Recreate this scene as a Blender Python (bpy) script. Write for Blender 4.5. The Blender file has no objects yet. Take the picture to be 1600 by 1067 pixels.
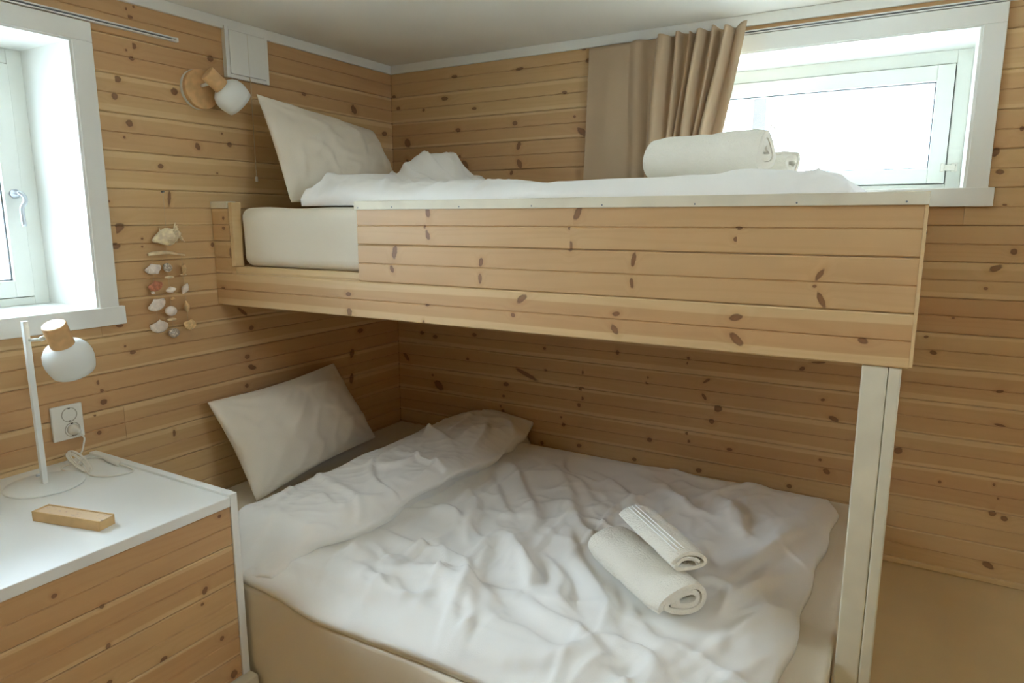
import bpy, bmesh, math, random
import numpy as np
from mathutils import Vector, Matrix

random.seed(7)
SC = bpy.context.scene
COL = SC.collection
R = math.radians

# ------------------------------------------------------------------ camera
cam_d = bpy.data.cameras.new('camera')
cam = bpy.data.objects.new('camera', cam_d)
COL.objects.link(cam)
cam.location = (2.08875, -2.5, 1.40)
cam.rotation_euler = (R(90 - 10.107), 0.0, R(30.321))
cam_d.sensor_width = 36.0
cam_d.lens = 24.07
cam_d.clip_start = 0.02
SC.camera = cam

# ------------------------------------------------------------------ light and exposure
world = bpy.data.worlds.new('overcast_sky')
SC.world = world
world.use_nodes = True
wt = world.node_tree
wbg = wt.nodes['Background']
wbg.inputs['Color'].default_value = (0.68, 0.81, 1.0, 1)
# standard overcast sky: three times brighter overhead than at the horizon
SKY = 20.0
w_co = wt.nodes.new('ShaderNodeTexCoord'); w_sp = wt.nodes.new('ShaderNodeSeparateXYZ'); w_mr = wt.nodes.new('ShaderNodeMapRange')
wt.links.new(w_co.outputs['Generated'], w_sp.inputs[0]); wt.links.new(w_sp.outputs[2], w_mr.inputs[0])
for w_i, w_v in ((1, 0.0), (2, 1.0), (3, SKY / 3), (4, SKY)): w_mr.inputs[w_i].default_value = w_v
wt.links.new(w_mr.outputs[0], wbg.inputs['Strength'])

def portal(name, loc, rot, sx, sy):
    """a window portal: adds no light, only tells the renderer where the sky comes in"""
    d = bpy.data.lights.new(name, 'AREA')
    d.shape = 'RECTANGLE'; d.size = sx; d.size_y = sy
    d.cycles.is_portal = True
    o = bpy.data.objects.new(name, d); COL.objects.link(o)
    o.location = loc; o.rotation_euler = rot
    return o
portal('sky_portal', (-0.31, -1.83, 1.517), (0, R(-90), 0), 0.78, 0.96)
portal('sky_portal', (3.35, -1.50, 1.84), (0, R(90), 0), 0.34, 0.8)
portal('sky_portal', (1.72, 0.36, 1.72), (R(-90), 0, 0), 1.0, 0.48)

vs = SC.view_settings
vs.view_transform = 'Standard'
vs.look = 'None'
vs.exposure = 1.5
vs.gamma = 1.0
vs.use_curve_mapping = False
SC.cycles.use_denoising = True
SC.cycles.max_bounces = 10
SC.cycles.diffuse_bounces = 6
SC.cycles.transparent_max_bounces = 8
SC.cycles.sample_clamp_indirect = 8.0

# ------------------------------------------------------------------ helpers
ORG = {}
def tag(o, label=None, cat=None, group=None, kind=None):
    if label: o['label'] = label
    if cat: o['category'] = cat
    if group: o['group'] = group
    if kind: o['kind'] = kind
    return o

def empty(name, loc, label=None, cat=None, group=None, kind=None):
    o = bpy.data.objects.new(name, None)
    o.empty_display_size = 0.05
    COL.objects.link(o)
    o.location = loc
    ORG[o] = Vector(loc)
    return tag(o, label, cat, group, kind)

def link(o, origin, parent=None):
    COL.objects.link(o)
    ORG[o] = Vector(origin)
    if parent is not None:
        o.parent = parent
        o.location = Vector(origin) - ORG[parent]
    else:
        o.location = origin
    return o

def O(name, VF, mat, parent=None, smooth=False, bevel=0.0, seg=2, subsurf=0, origin=None):
    V, F = VF
    V = np.asarray(V, float)
    if origin is None:
        origin = ((V[:, 0].min() + V[:, 0].max()) / 2, (V[:, 1].min() + V[:, 1].max()) / 2, V[:, 2].min())
    V = V - np.array(origin)
    me = bpy.data.meshes.new(name)
    me.from_pydata(V.tolist(), [], [tuple(int(i) for i in f) for f in F])
    me.validate()
    me.materials.append(mat)
    if smooth:
        me.polygons.foreach_set('use_smooth', [True] * len(me.polygons))
    me.update()
    o = bpy.data.objects.new(name, me)
    if bevel > 0:
        m = o.modifiers.new('bevel', 'BEVEL'); m.width = bevel; m.segments = seg
        m.limit_method = 'ANGLE'; m.angle_limit = R(40)
    if subsurf:
        m = o.modifiers.new('subdivision', 'SUBSURF'); m.levels = subsurf; m.render_levels = subsurf
    return link(o, origin, parent)

def bx(x0, x1, y0, y1, z0, z1):
    V = [(x0, y0, z0), (x1, y0, z0), (x1, y1, z0), (x0, y1, z0), (x0, y0, z1), (x1, y0, z1), (x1, y1, z1), (x0, y1, z1)]
    F = [(0, 3, 2, 1), (4, 5, 6, 7), (0, 1, 5, 4), (1, 2, 6, 5), (2, 3, 7, 6), (3, 0, 4, 7)]
    return V, F

def J(*parts):
    V, F = [], []
    for v, f in parts:
        n = len(V)
        V += [tuple(p) for p in v]
        F += [tuple(i + n for i in q) for q in f]
    return V, F

def frame_from_axis(ax):
    ax = Vector(ax).normalized()
    t = Vector((0, 0, 1)) if abs(ax.z) < 0.9 else Vector((1, 0, 0))
    e1 = ax.cross(t).normalized()
    return e1, ax.cross(e1).normalized(), ax

def lathe(profile, base, axis, n=32, cap0=False, cap1=False):
    """profile: list of (radius, distance along the axis)"""
    e1, e2, ax = frame_from_axis(axis)
    base = Vector(base)
    V, F = [], []
    for r, h in profile:
        for k in range(n):
            a = 2 * math.pi * k / n
            V.append(tuple(base + ax * h + (e1 * math.cos(a) + e2 * math.sin(a)) * r))
    for i in range(len(profile) - 1):
        for k in range(n):
            F.append((i * n + k, i * n + (k + 1) % n, (i + 1) * n + (k + 1) % n, (i + 1) * n + k))
    if cap0: F.append(tuple(range(n - 1, -1, -1)))
    if cap1: F.append(tuple((len(profile) - 1) * n + k for k in range(n)))
    return V, F

def tube(pts, rad, n=10, caps=True):
    """tube along a polyline, rad a number or one per point"""
    pts = [Vector(p) for p in pts]
    rads = rad if isinstance(rad, (list, tuple)) else [rad] * len(pts)
    V, F = [], []
    prev = None
    for i, p in enumerate(pts):
        d = (pts[min(i + 1, len(pts) - 1)] - pts[max(i - 1, 0)]).normalized()
        if prev is None:
            e1, e2, _ = frame_from_axis(d)
        else:
            e1 = (prev - d * prev.dot(d)).normalized(); e2 = d.cross(e1)
        prev = e1
        for k in range(n):
            a = 2 * math.pi * k / n
            V.append(tuple(p + (e1 * math.cos(a) + e2 * math.sin(a)) * rads[i]))
    for i in range(len(pts) - 1):
        for k in range(n):
            F.append((i * n + k, i * n + (k + 1) % n, (i + 1) * n + (k + 1) % n, (i + 1) * n + k))
    if caps:
        F.append(tuple(range(n - 1, -1, -1)))
        F.append(tuple((len(pts) - 1) * n + k for k in range(n)))
    return V, F

def smooth_path(pts, n=8):
    """Catmull-Rom through the points"""
    P = [Vector(p) for p in pts]
    P = [P[0] * 2 - P[1]] + P + [P[-1] * 2 - P[-2]]
    out = []
    for i in range(1, len(P) - 2):
        for k in range(n):
            t = k / n
            out.append(0.5 * ((2 * P[i]) + (P[i + 1] - P[i - 1]) * t + (2 * P[i - 1] - 5 * P[i] + 4 * P[i + 1] - P[i + 2]) * t * t
                              + (3 * P[i] - P[i - 1] - 3 * P[i + 1] + P[i + 2]) * t ** 3))
    out.append(P[-2])
    return out

def wnoise(x, y, freq, seed, n=7):
    """smooth pseudo noise, about -1..1: a few random plane waves"""
    rs = np.random.RandomState(seed)
    s = 0
    for _ in range(n):
        a = rs.uniform(0, 2 * math.pi); f = freq * rs.uniform(0.6, 1.5); ph = rs.uniform(0, 6.28)
        s = s + np.sin((x * math.cos(a) + y * math.sin(a)) * f * 6.283 + ph)
    return s / math.sqrt(n) / 1.3

def sstep(a, b, x):
    t = np.clip((x - a) / (b - a), 0, 1)
    return t * t * (3 - 2 * t)

def grid_faces(nu, nv, flip=False):
    F = []
    for i in range(nu - 1):
        for j in range(nv - 1):
            q = (i * nv + j, (i + 1) * nv + j, (i + 1) * nv + j + 1, i * nv + j + 1)
            F.append(q[::-1] if flip else q)
    return F

def round_box(x0, x1, y0, y1, z0, z1, r, step=0.03, disp=None):
    """soft-edged box with an even grid over all six faces"""
    c = np.array([(x0 + x1) / 2, (y0 + y1) / 2, (z0 + z1) / 2]); h = np.array([(x1 - x0) / 2, (y1 - y0) / 2, (z1 - z0) / 2])
    idx = {}; V = []; F = []
    def lin(a):
        n = max(4, int(round(2 * h[a] / step)))
        core = np.linspace(-h[a] + r, h[a] - r, n)
        e = h[a] - r + r * np.array([0.35, 0.7, 1.0])
        return np.concatenate([-e[::-1], core, e])
    L = [lin(0), lin(1), lin(2)]
    def vid(p):
        k = tuple(np.round(p, 5))
        if k not in idx:
            q = np.clip(p, -(h - r), h - r); d = p - q; n = np.linalg.norm(d)
            if n > 1e-9:
                m = np.max(np.abs(d)); d = d / n * m
            idx[k] = len(V); V.append(c + q + d)
        return idx[k]
    for a in range(3):
        b, e = (a + 1) % 3, (a + 2) % 3
        for s in (-1, 1):
            for i in range(len(L[b]) - 1):
                for j in range(len(L[e]) - 1):
                    q = []
                    for di, dj in ((0, 0), (1, 0), (1, 1), (0, 1)):
                        p = np.zeros(3); p[a] = s * h[a]; p[b] = L[b][i + di]; p[e] = L[e][j + dj]
                        q.append(vid(p))
                    F.append(q if s > 0 else q[::-1])
    V = np.array(V)
    if disp is not None: V = disp(V)
    return V, F

# ------------------------------------------------------------------ materials
def nt(name):
    m = bpy.data.materials.new(name); m.use_nodes = True
    t = m.node_tree
    return m, t, t.nodes['Principled BSDF']
def nd(t, typ, **kw):
    n = t.nodes.new(typ)
    for k, v in kw.items(): setattr(n, k, v)
    return n
def setin(n, **kw):
    for k, v in kw.items(): n.inputs[k].default_value = v
def math_(t, op, a, b=None, c=None, clamp=False):
    n = nd(t, 'ShaderNodeMath', operation=op, use_clamp=clamp)
    for i, v in enumerate((a, b, c)):
        if v is None: continue
        if isinstance(v, (int, float)): n.inputs[i].default_value = v
        else: t.links.new(v, n.inputs[i])
    return n.outputs[0]
def vmath(t, op, a, b=None):
    n = nd(t, 'ShaderNodeVectorMath', operation=op)
    for i, v in enumerate((a, b)):
        if v is None: continue
        if isinstance(v, (tuple, list)): n.inputs[i].default_value = v
        else: t.links.new(v, n.inputs[i])
    return n.outputs['Value'] if op in ('DOT_PRODUCT', 'LENGTH') else n.outputs[0]
def remap(t, v, a, b, c=0.0, d=1.0, smooth=True):
    n = nd(t, 'ShaderNodeMapRange', interpolation_type='SMOOTHSTEP' if smooth else 'LINEAR')
    t.links.new(v, n.inputs[0])
    for i, x in zip((1, 2, 3, 4), (a, b, c, d)): n.inputs[i].default_value = x
    return n.outputs[0]
def mixc(t, f, a, b, mode='MIX'):
    n = nd(t, 'ShaderNodeMix', data_type='RGBA', blend_type=mode)
    for i, v in ((0, f), (6, a), (7, b)):
        if isinstance(v, (int, float)): n.inputs[i].default_value = v
        elif isinstance(v, (tuple, list)): n.inputs[i].default_value = (*v[:3], 1)
        else: t.links.new(v, n.inputs[i])
    return n.outputs[2]
def noise(t, vec, scale, detail=3, rough=0.55):
    n = nd(t, 'ShaderNodeTexNoise')
    setin(n, Scale=scale, Detail=detail, Roughness=rough)
    t.links.new(vec, n.inputs['Vector'])
    return n.outputs['Fac']
def bump(t, bsdf, h, strength=0.2, dist=0.001):
    n = nd(t, 'ShaderNodeBump'); setin(n, Strength=strength, Distance=dist)
    t.links.new(h, n.inputs['Height']); t.links.new(n.outputs[0], bsdf.inputs['Normal'])

def srgb(r, g, b):
    f = lambda c: (c / 255 / 12.92) if c / 255 <= 0.04045 else ((c / 255 + 0.055) / 1.055) ** 2.4
    return (f(r), f(g), f(b))

def pine(name, base, pink, sap, knot, knots=True, rough=0.5):
    """knotty pine: grain along local X, board height along local Z; the 'knot' UV map of a plank runs
    from each knot's centre in units of its radius"""
    m, t, b = nt(name)
    co = nd(t, 'ShaderNodeTexCoord').outputs['Object']
    rnd = nd(t, 'ShaderNodeObjectInfo').outputs['Random']
    off = nd(t, 'ShaderNodeCombineXYZ'); t.links.new(math_(t, 'MULTIPLY', rnd, 37.0), off.inputs[0]); t.links.new(math_(t, 'MULTIPLY', rnd, 91.0), off.inputs[1])
    p = vmath(t, 'ADD', co, off.outputs[0])
    s = nd(t, 'ShaderNodeSeparateXYZ'); t.links.new(co, s.inputs[0])
    broad = noise(t, vmath(t, 'MULTIPLY', p, (1.1, 1, 12)), 1.0, 2)
    ring = math_(t, 'MULTIPLY_ADD', broad, 6.0, math_(t, 'MULTIPLY', s.outputs[2], 30.0))
    if knots:
        uv = nd(t, 'ShaderNodeUVMap', uv_map='knot').outputs[0]
        kl = vmath(t, 'LENGTH', uv)
        warp = noise(t, vmath(t, 'MULTIPLY', p, (60, 1, 110)), 1.0, 1)
        kd = math_(t, 'ADD', kl, math_(t, 'MULTIPLY', math_(t, 'SUBTRACT', warp, 0.5), 0.6))
        ring = math_(t, 'MULTIPLY_ADD', remap(t, kl, 1.0, 4.5, 1.0, 0.0), 0.8, ring)
    wv = math_(t, 'SINE', math_(t, 'MULTIPLY', ring, 6.283))
    fine = noise(t, vmath(t, 'MULTIPLY', p, (5, 1, 420)), 1.0, 1)
    grain = math_(t, 'ADD', math_(t, 'MULTIPLY', remap(t, wv, -0.2, 1.0), 0.5), math_(t, 'MULTIPLY', fine, 0.5))
    c = mixc(t, remap(t, math_(t, 'ADD', math_(t, 'MULTIPLY', rnd, 0.7), math_(t, 'MULTIPLY', broad, 0.6)), 0.25, 1.05), base, pink)
    # pale sapwood along the board edges of some boards
    h = nd(t, 'ShaderNodeAttribute', attribute_type='OBJECT', attribute_name='board_height').outputs['Fac']
    e = math_(t, 'MINIMUM', s.outputs[2], math_(t, 'SUBTRACT', h, s.outputs[2]))
    sapw = nd(t, 'ShaderNodeAttribute', attribute_type='OBJECT', attribute_name='sapwood').outputs['Fac']
    e2 = math_(t, 'SUBTRACT', math_(t, 'MULTIPLY_ADD', math_(t, 'SUBTRACT', broad, 0.5), 0.030, e), sapw)
    c = mixc(t, math_(t, 'MULTIPLY', remap(t, e2, 0.003, -0.001), 0.7), c, sap)
    c = mixc(t, math_(t, 'MULTIPLY', grain, 0.26), c, mixc(t, 1.0, c, (0.78, 0.68, 0.56), 'MULTIPLY'))
    if knots:
        c = mixc(t, math_(t, 'MULTIPLY', remap(t, kd, 0.8, 2.6, 1.0, 0.0), 0.35), c, mixc(t, 1.0, c, (0.82, 0.70, 0.56), 'MULTIPLY'))
        kc = mixc(t, remap(t, kd, 0.35, 0.95), knot, tuple(x * 0.72 for x in knot))
        c = mixc(t, math_(t, 'MULTIPLY', remap(t, kd, 0.78, 1.12, 1.0, 0.0), 0.80), c, kc)
    t.links.new(c, b.inputs['Base Color'])
    setin(b, Roughness=rough)
    return m

def plain(name, col, rough=0.5, var=0.04, scale=8.0, bstr=0.0, bscale=200.0, metallic=0.0, coords='Object', sheen=0.0):
    m, t, b = nt(name)
    co = nd(t, 'ShaderNodeTexCoord').outputs[coords]
    n = noise(t, co, scale, 1)
    c = mixc(t, remap(t, n, 0.3, 0.7), tuple(x * (1 - var) for x in col), tuple(min(1, x * (1 + var)) for x in col))
    t.links.new(c, b.inputs['Base Color'])
    setin(b, Roughness=rough, Metallic=metallic)
    if sheen: setin(b, **{'Sheen Weight': sheen, 'Sheen Roughness': 0.5})
    if bstr: bump(t, b, noise(t, co, bscale, 1), bstr, 0.001)
    return m

def cloth(name, col, weave=900.0, bstr=0.15, soft=0.0, trans=0.0):
    m, t, b = nt(name)
    co = nd(t, 'ShaderNodeTexCoord').outputs['Object']
    n = noise(t, co, 5.0, 1)
    f = noise(t, vmath(t, 'MULTIPLY', co, (1, 1, 1.0)), weave, 0)
    c = mixc(t, remap(t, n, 0.3, 0.7), tuple(x * 0.97 for x in col), col)
    c = mixc(t, math_(t, 'MULTIPLY', f, 0.12), c, tuple(x * 0.8 for x in col))
    t.links.new(c, b.inputs['Base Color'])
    setin(b, Roughness=0.9)
    b.inputs['Specular IOR Level'].default_value = 0.15
    setin(b, **{'Sheen Weight': 0.15, 'Sheen Roughness': 0.4})
    hgt = f
    if soft:
        hgt = math_(t, 'ADD', f, math_(t, 'MULTIPLY', noise(t, co, soft, 1), 2.0))
    bump(t, b, hgt, bstr, 0.0015)
    if trans:
        out = t.nodes['Material Output']
        tr = nd(t, 'ShaderNodeBsdfTranslucent'); t.links.new(c, tr.inputs['Color'])
        mx = nd(t, 'ShaderNodeMixShader'); mx.inputs[0].default_value = trans
        t.links.new(b.outputs[0], mx.inputs[1]); t.links.new(tr.outputs[0], mx.inputs[2]); t.links.new(mx.outputs[0], out.inputs['Surface'])
    return m

WOOD = (srgb(215, 180, 130), srgb(204, 162, 113), srgb(228, 198, 147), srgb(124, 80, 48))
PINE = pine('knotty_pine', *WOOD)
GAPWOOD = plain('board_backing', srgb(150, 112, 74), 0.8)
PINE0 = pine('plain_pine', *WOOD, knots=False)
WHITE = plain('white_paint', srgb(238, 238, 231), 0.45, 0.02, 5)
SASHW = plain('window_white', srgb(240, 242, 234), 0.35, 0.02, 5)
CEILW = plain('ceiling_white', srgb(244, 241, 232), 0.8, 0.015, 3, 0.05, 60)
FLOORP = plain('floor_paint', srgb(210, 182, 134), 0.5, 0.03, 6, 0.05, 40)
WHITEWASH = plain('whitewashed_wood', srgb(226, 217, 192), 0.6, 0.05, 14, 0.1, 120)
DRESSW = plain('dresser_white', srgb(240, 240, 234), 0.35, 0.015, 5)
SHEET = cloth('sheet_cotton', srgb(236, 225, 204), 700)
LINEN = cloth('white_cotton', srgb(246, 242, 234), 700)
PILLOWM = cloth('pillow_linen', srgb(240, 230, 212), 500, 0.3)
TERRY = cloth('terry_cloth', srgb(243, 236, 220), 420, 0.8, soft=160)
CURT = cloth('taupe_curtain', srgb(206, 181, 150), 800, 0.12, trans=0.12)
LAMPW = plain('lamp_white', srgb(236, 238, 233), 0.5, 0.01, 5)
ALDER = plain('lamp_wood', srgb(220, 178, 124), 0.45, 0.10, 40)
BOXW = plain('box_wood', srgb(220, 182, 126), 0.55, 0.05, 30)
PLASTIC = plain('white_plastic', srgb(238, 234, 222), 0.35, 0.01, 5)
CHROME = plain('satin_metal', srgb(200, 205, 210), 0.3, 0.02, 5, metallic=0.6)
DARK = plain('dark_gap', srgb(60, 50, 40), 0.8)
GREY = plain('grey_metal', srgb(120, 124, 126), 0.5)
STRING = plain('string', srgb(205, 185, 150), 0.8)

def glass_mat():
    m, t, b = nt('window_glass')
    out = t.nodes['Material Output']
    tr = nd(t, 'ShaderNodeBsdfTransparent'); tr.inputs[0].default_value = (0.93, 0.96, 0.95, 1)
    gl = nd(t, 'ShaderNodeBsdfGlossy'); gl.inputs['Roughness'].default_value = 0.02
    lw = nd(t, 'ShaderNodeFresnel'); lw.inputs[0].default_value = 1.45
    mx = nd(t, 'ShaderNodeMixShader')
    t.links.new(math_(t, 'MULTIPLY', lw.outputs[0], 0.8), mx.inputs[0]); t.links.new(tr.outputs[0], mx.inputs[1]); t.links.new(gl.outputs[0], mx.inputs[2])
    t.links.new(mx.outputs[0], out.inputs['Surface'])
    return m
GLASS = glass_mat()

# ------------------------------------------------------------------ planks
# knots seen on each surface: (along, height, half length mm, half height mm, tilt)
KN_LEFT = [(-1.416,0.819,4.0,3.5,0), (-1.409,0.763,7.3,6.1,0), (-1.396,0.917,5.2,7.6,0), (-1.389,0.890,7.4,5.5,0), (-1.386,0.854,10.6,8.8,0), (-1.314,1.079,12.1,5.5,0), (-1.309,1.453,4.0,3.7,0), (-1.304,1.013,4.5,4.5,0), (-1.301,1.321,15.3,9.7,0), (-1.290,1.373,21.9,12.9,35), (-1.281,0.990,10.3,6.2,0), (-1.260,1.759,9.8,9.3,0), (-1.248,1.810,12.0,10.3,0), (-1.243,1.644,4.4,4.2,0), (-1.223,1.686,11.3,10.6,0), (-1.219,1.316,4.0,3.5,0), (-1.217,1.341,4.7,4.4,0), (-1.212,1.898,4.0,3.6,0), (-1.200,2.016,4.5,4.1,0), (-1.196,1.878,9.1,6.3,0), (-1.191,1.996,10.1,5.2,0), (-1.187,1.914,9.1,8.4,0), (-1.177,2.028,4.0,3.5,0), (-1.169,0.696,5.7,12.2,0), (-1.134,1.566,9.8,7.8,0), (-1.114,1.468,5.6,25.6,-8), (-1.065,1.802,12.6,11.1,0), (-0.996,1.638,9.4,12.8,30), (-0.969,1.314,6.3,8.6,0), (-0.929,1.556,4.0,3.5,0), (-0.923,1.929,12.5,10.4,0), (-0.899,1.690,4.3,3.6,0), (-0.873,0.766,7.1,6.1,0), (-0.871,1.656,10.3,8.5,0), (-0.869,0.795,7.8,8.1,0), (-0.867,1.072,26.2,6.5,-40), (-0.858,0.903,11.0,9.3,0), (-0.841,0.860,19.1,9.4,-25), (-0.832,1.007,10.3,8.6,0), (-0.518,1.876,12.8,7.1,0), (-0.324,0.712,12.2,23.5,-10), (-0.315,0.823,13.6,19.4,-20), (-0.258,0.916,18.3,10.7,0), (-0.245,1.855,15.1,18.7,30), (-0.242,1.850,15.3,16.1,30), (-0.054,1.775,16.9,10.8,0)]
KN_BACK = [(0.016,1.939,11.0,6.5,0), (0.038,1.888,12.0,7.4,0), (0.045,0.760,26.2,9.3,-50), (0.083,1.650,8.2,17.3,10), (0.086,1.736,16.3,20.2,30), (0.142,0.881,11.2,10.2,0), (0.179,1.870,7.9,6.0,0), (0.199,0.686,7.0,5.7,0), (0.218,0.869,13.7,9.0,0), (0.233,0.642,30.3,18.4,-40), (0.292,1.909,18.9,8.1,0), (0.345,1.993,14.8,7.2,0), (0.360,1.775,12.1,8.9,0), (0.367,1.665,5.6,7.5,0), (0.394,1.628,14.8,23.9,35), (0.396,0.784,7.8,6.6,0), (0.433,0.896,11.5,8.6,0), (0.443,1.856,12.6,5.8,0), (0.571,0.588,6.2,6.6,0), (0.577,0.568,12.4,7.7,0), (0.584,0.637,7.4,6.5,0), (0.596,0.692,13.4,9.7,0), (0.624,1.589,7.7,10.1,-20), (0.641,1.784,11.8,9.1,0), (0.658,1.695,9.3,18.4,-20), (0.661,1.991,19.8,6.1,5), (0.662,1.623,11.0,20.0,25), (0.698,0.747,58.7,9.5,-22), (0.776,0.455,9.3,8.6,0), (0.784,0.868,6.8,6.1,0), (0.790,0.776,7.9,4.1,0), (0.862,1.884,10.8,6.0,0), (0.866,0.582,5.6,5.2,0), (0.877,0.551,8.9,8.4,0), (0.906,1.791,6.1,5.3,0), (0.940,1.732,24.3,12.0,-35), (0.941,2.033,10.4,5.1,0), (0.947,0.646,7.6,9.2,0), (0.951,0.472,10.9,8.3,0), (0.957,0.716,14.0,9.1,0), (0.958,0.676,10.8,8.1,0), (0.961,0.785,4.3,9.0,0), (0.962,1.990,16.3,8.4,0), (1.109,0.883,7.0,10.6,0), (1.193,0.457,10.0,8.0,0), (1.234,0.797,7.7,4.8,0), (1.234,0.775,7.7,4.8,0), (1.252,0.548,9.7,8.8,0), (1.390,0.870,5.4,5.5,0), (1.391,0.889,6.3,6.4,0), (1.399,0.598,7.3,5.7,0), (1.406,0.568,7.3,6.6,0), (1.450,0.459,10.9,9.5,0), (1.456,0.750,15.1,6.4,-55), (1.462,0.810,15.9,5.4,35), (1.489,0.659,10.6,10.1,0), (1.509,0.711,17.4,12.8,0), (1.560,0.562,10.3,6.4,0), (1.774,0.462,9.5,8.7,0), (1.787,0.893,10.3,6.9,30), (1.837,0.920,21.3,3.7,5), (1.860,0.792,7.3,5.0,15), (1.867,0.578,5.1,5.2,0), (1.890,0.540,12.4,9.1,-35), (1.898,0.730,16.6,8.2,-25), (2.098,0.652,12.2,12.2,0), (2.110,1.320,4.2,3.5,0), (2.111,1.361,5.0,5.7,0), (2.142,1.035,6.8,4.6,10), (2.165,0.986,10.1,6.9,-10), (2.208,1.100,4.4,3.5,0), (2.222,0.568,5.3,5.4,0), (2.265,1.594,9.3,14.2,-20), (2.282,1.537,11.1,7.7,0), (2.282,1.195,5.8,4.7,0), (2.300,1.256,17.6,9.2,25), (2.303,1.442,6.5,3.5,0), (2.322,1.656,5.4,7.5,0), (2.340,1.306,9.0,9.1,-20), (2.349,0.884,9.8,5.0,15), (2.360,0.779,15.2,4.5,-8), (2.364,0.587,4.1,5.2,0), (2.369,0.495,10.0,10.0,0), (2.375,0.320,18.4,9.6,-25), (2.378,0.545,4.0,3.5,0)]
KN_BUNK = [(0.032,1.167,8.6,4.4,0), (0.057,1.371,7.5,6.0,0), (0.059,1.404,6.5,6.0,0), (0.085,1.288,7.4,17.0,0), (0.615,1.177,11.4,6.7,0), (0.616,1.122,10.7,12.3,20), (0.788,1.259,6.7,11.5,25), (0.800,1.308,8.8,20.5,-10), (0.898,1.112,4.3,5.8,0), (0.910,1.380,4.2,4.4,0), (0.912,1.162,7.1,3.5,0), (0.918,1.358,8.3,14.2,25), (0.921,1.420,8.2,16.2,10), (1.091,1.245,5.7,13.9,0), (1.094,1.288,7.0,11.6,-10), (1.193,1.153,6.7,5.3,0), (1.219,1.198,17.9,8.8,38), (1.354,1.379,5.9,4.3,0), (1.355,1.335,8.1,12.7,0), (1.374,1.415,8.5,19.1,-25), (1.477,1.138,13.4,7.3,-55), (1.480,1.176,10.2,6.3,15), (1.517,1.252,5.0,13.2,8), (1.520,1.308,5.9,17.7,-8), (1.751,1.358,5.5,5.6,0), (1.756,1.382,7.5,3.8,0), (1.760,1.188,14.5,8.0,15), (1.764,1.139,18.9,8.9,-45), (1.915,1.264,4.0,3.5,0), (1.923,1.288,5.3,14.7,-30), (1.929,1.237,6.0,19.0,28), (2.013,1.158,10.1,6.1,-15)]
KN_DRESSER = [(-1.866,0.647,6.1,5.2,0), (-1.780,0.397,6.5,5.2,0), (-1.777,0.578,5.9,5.5,0), (-1.774,0.481,5.6,7.2,-30), (-1.655,0.377,10.2,6.7,25), (-1.633,0.690,7.5,3.5,25), (-1.544,0.461,5.4,4.1,0), (-1.534,0.493,7.3,10.5,-30), (-1.498,0.342,6.4,6.7,0), (-1.478,0.667,5.7,4.7,0), (-1.472,0.224,10.6,12.5,0)]

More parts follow.
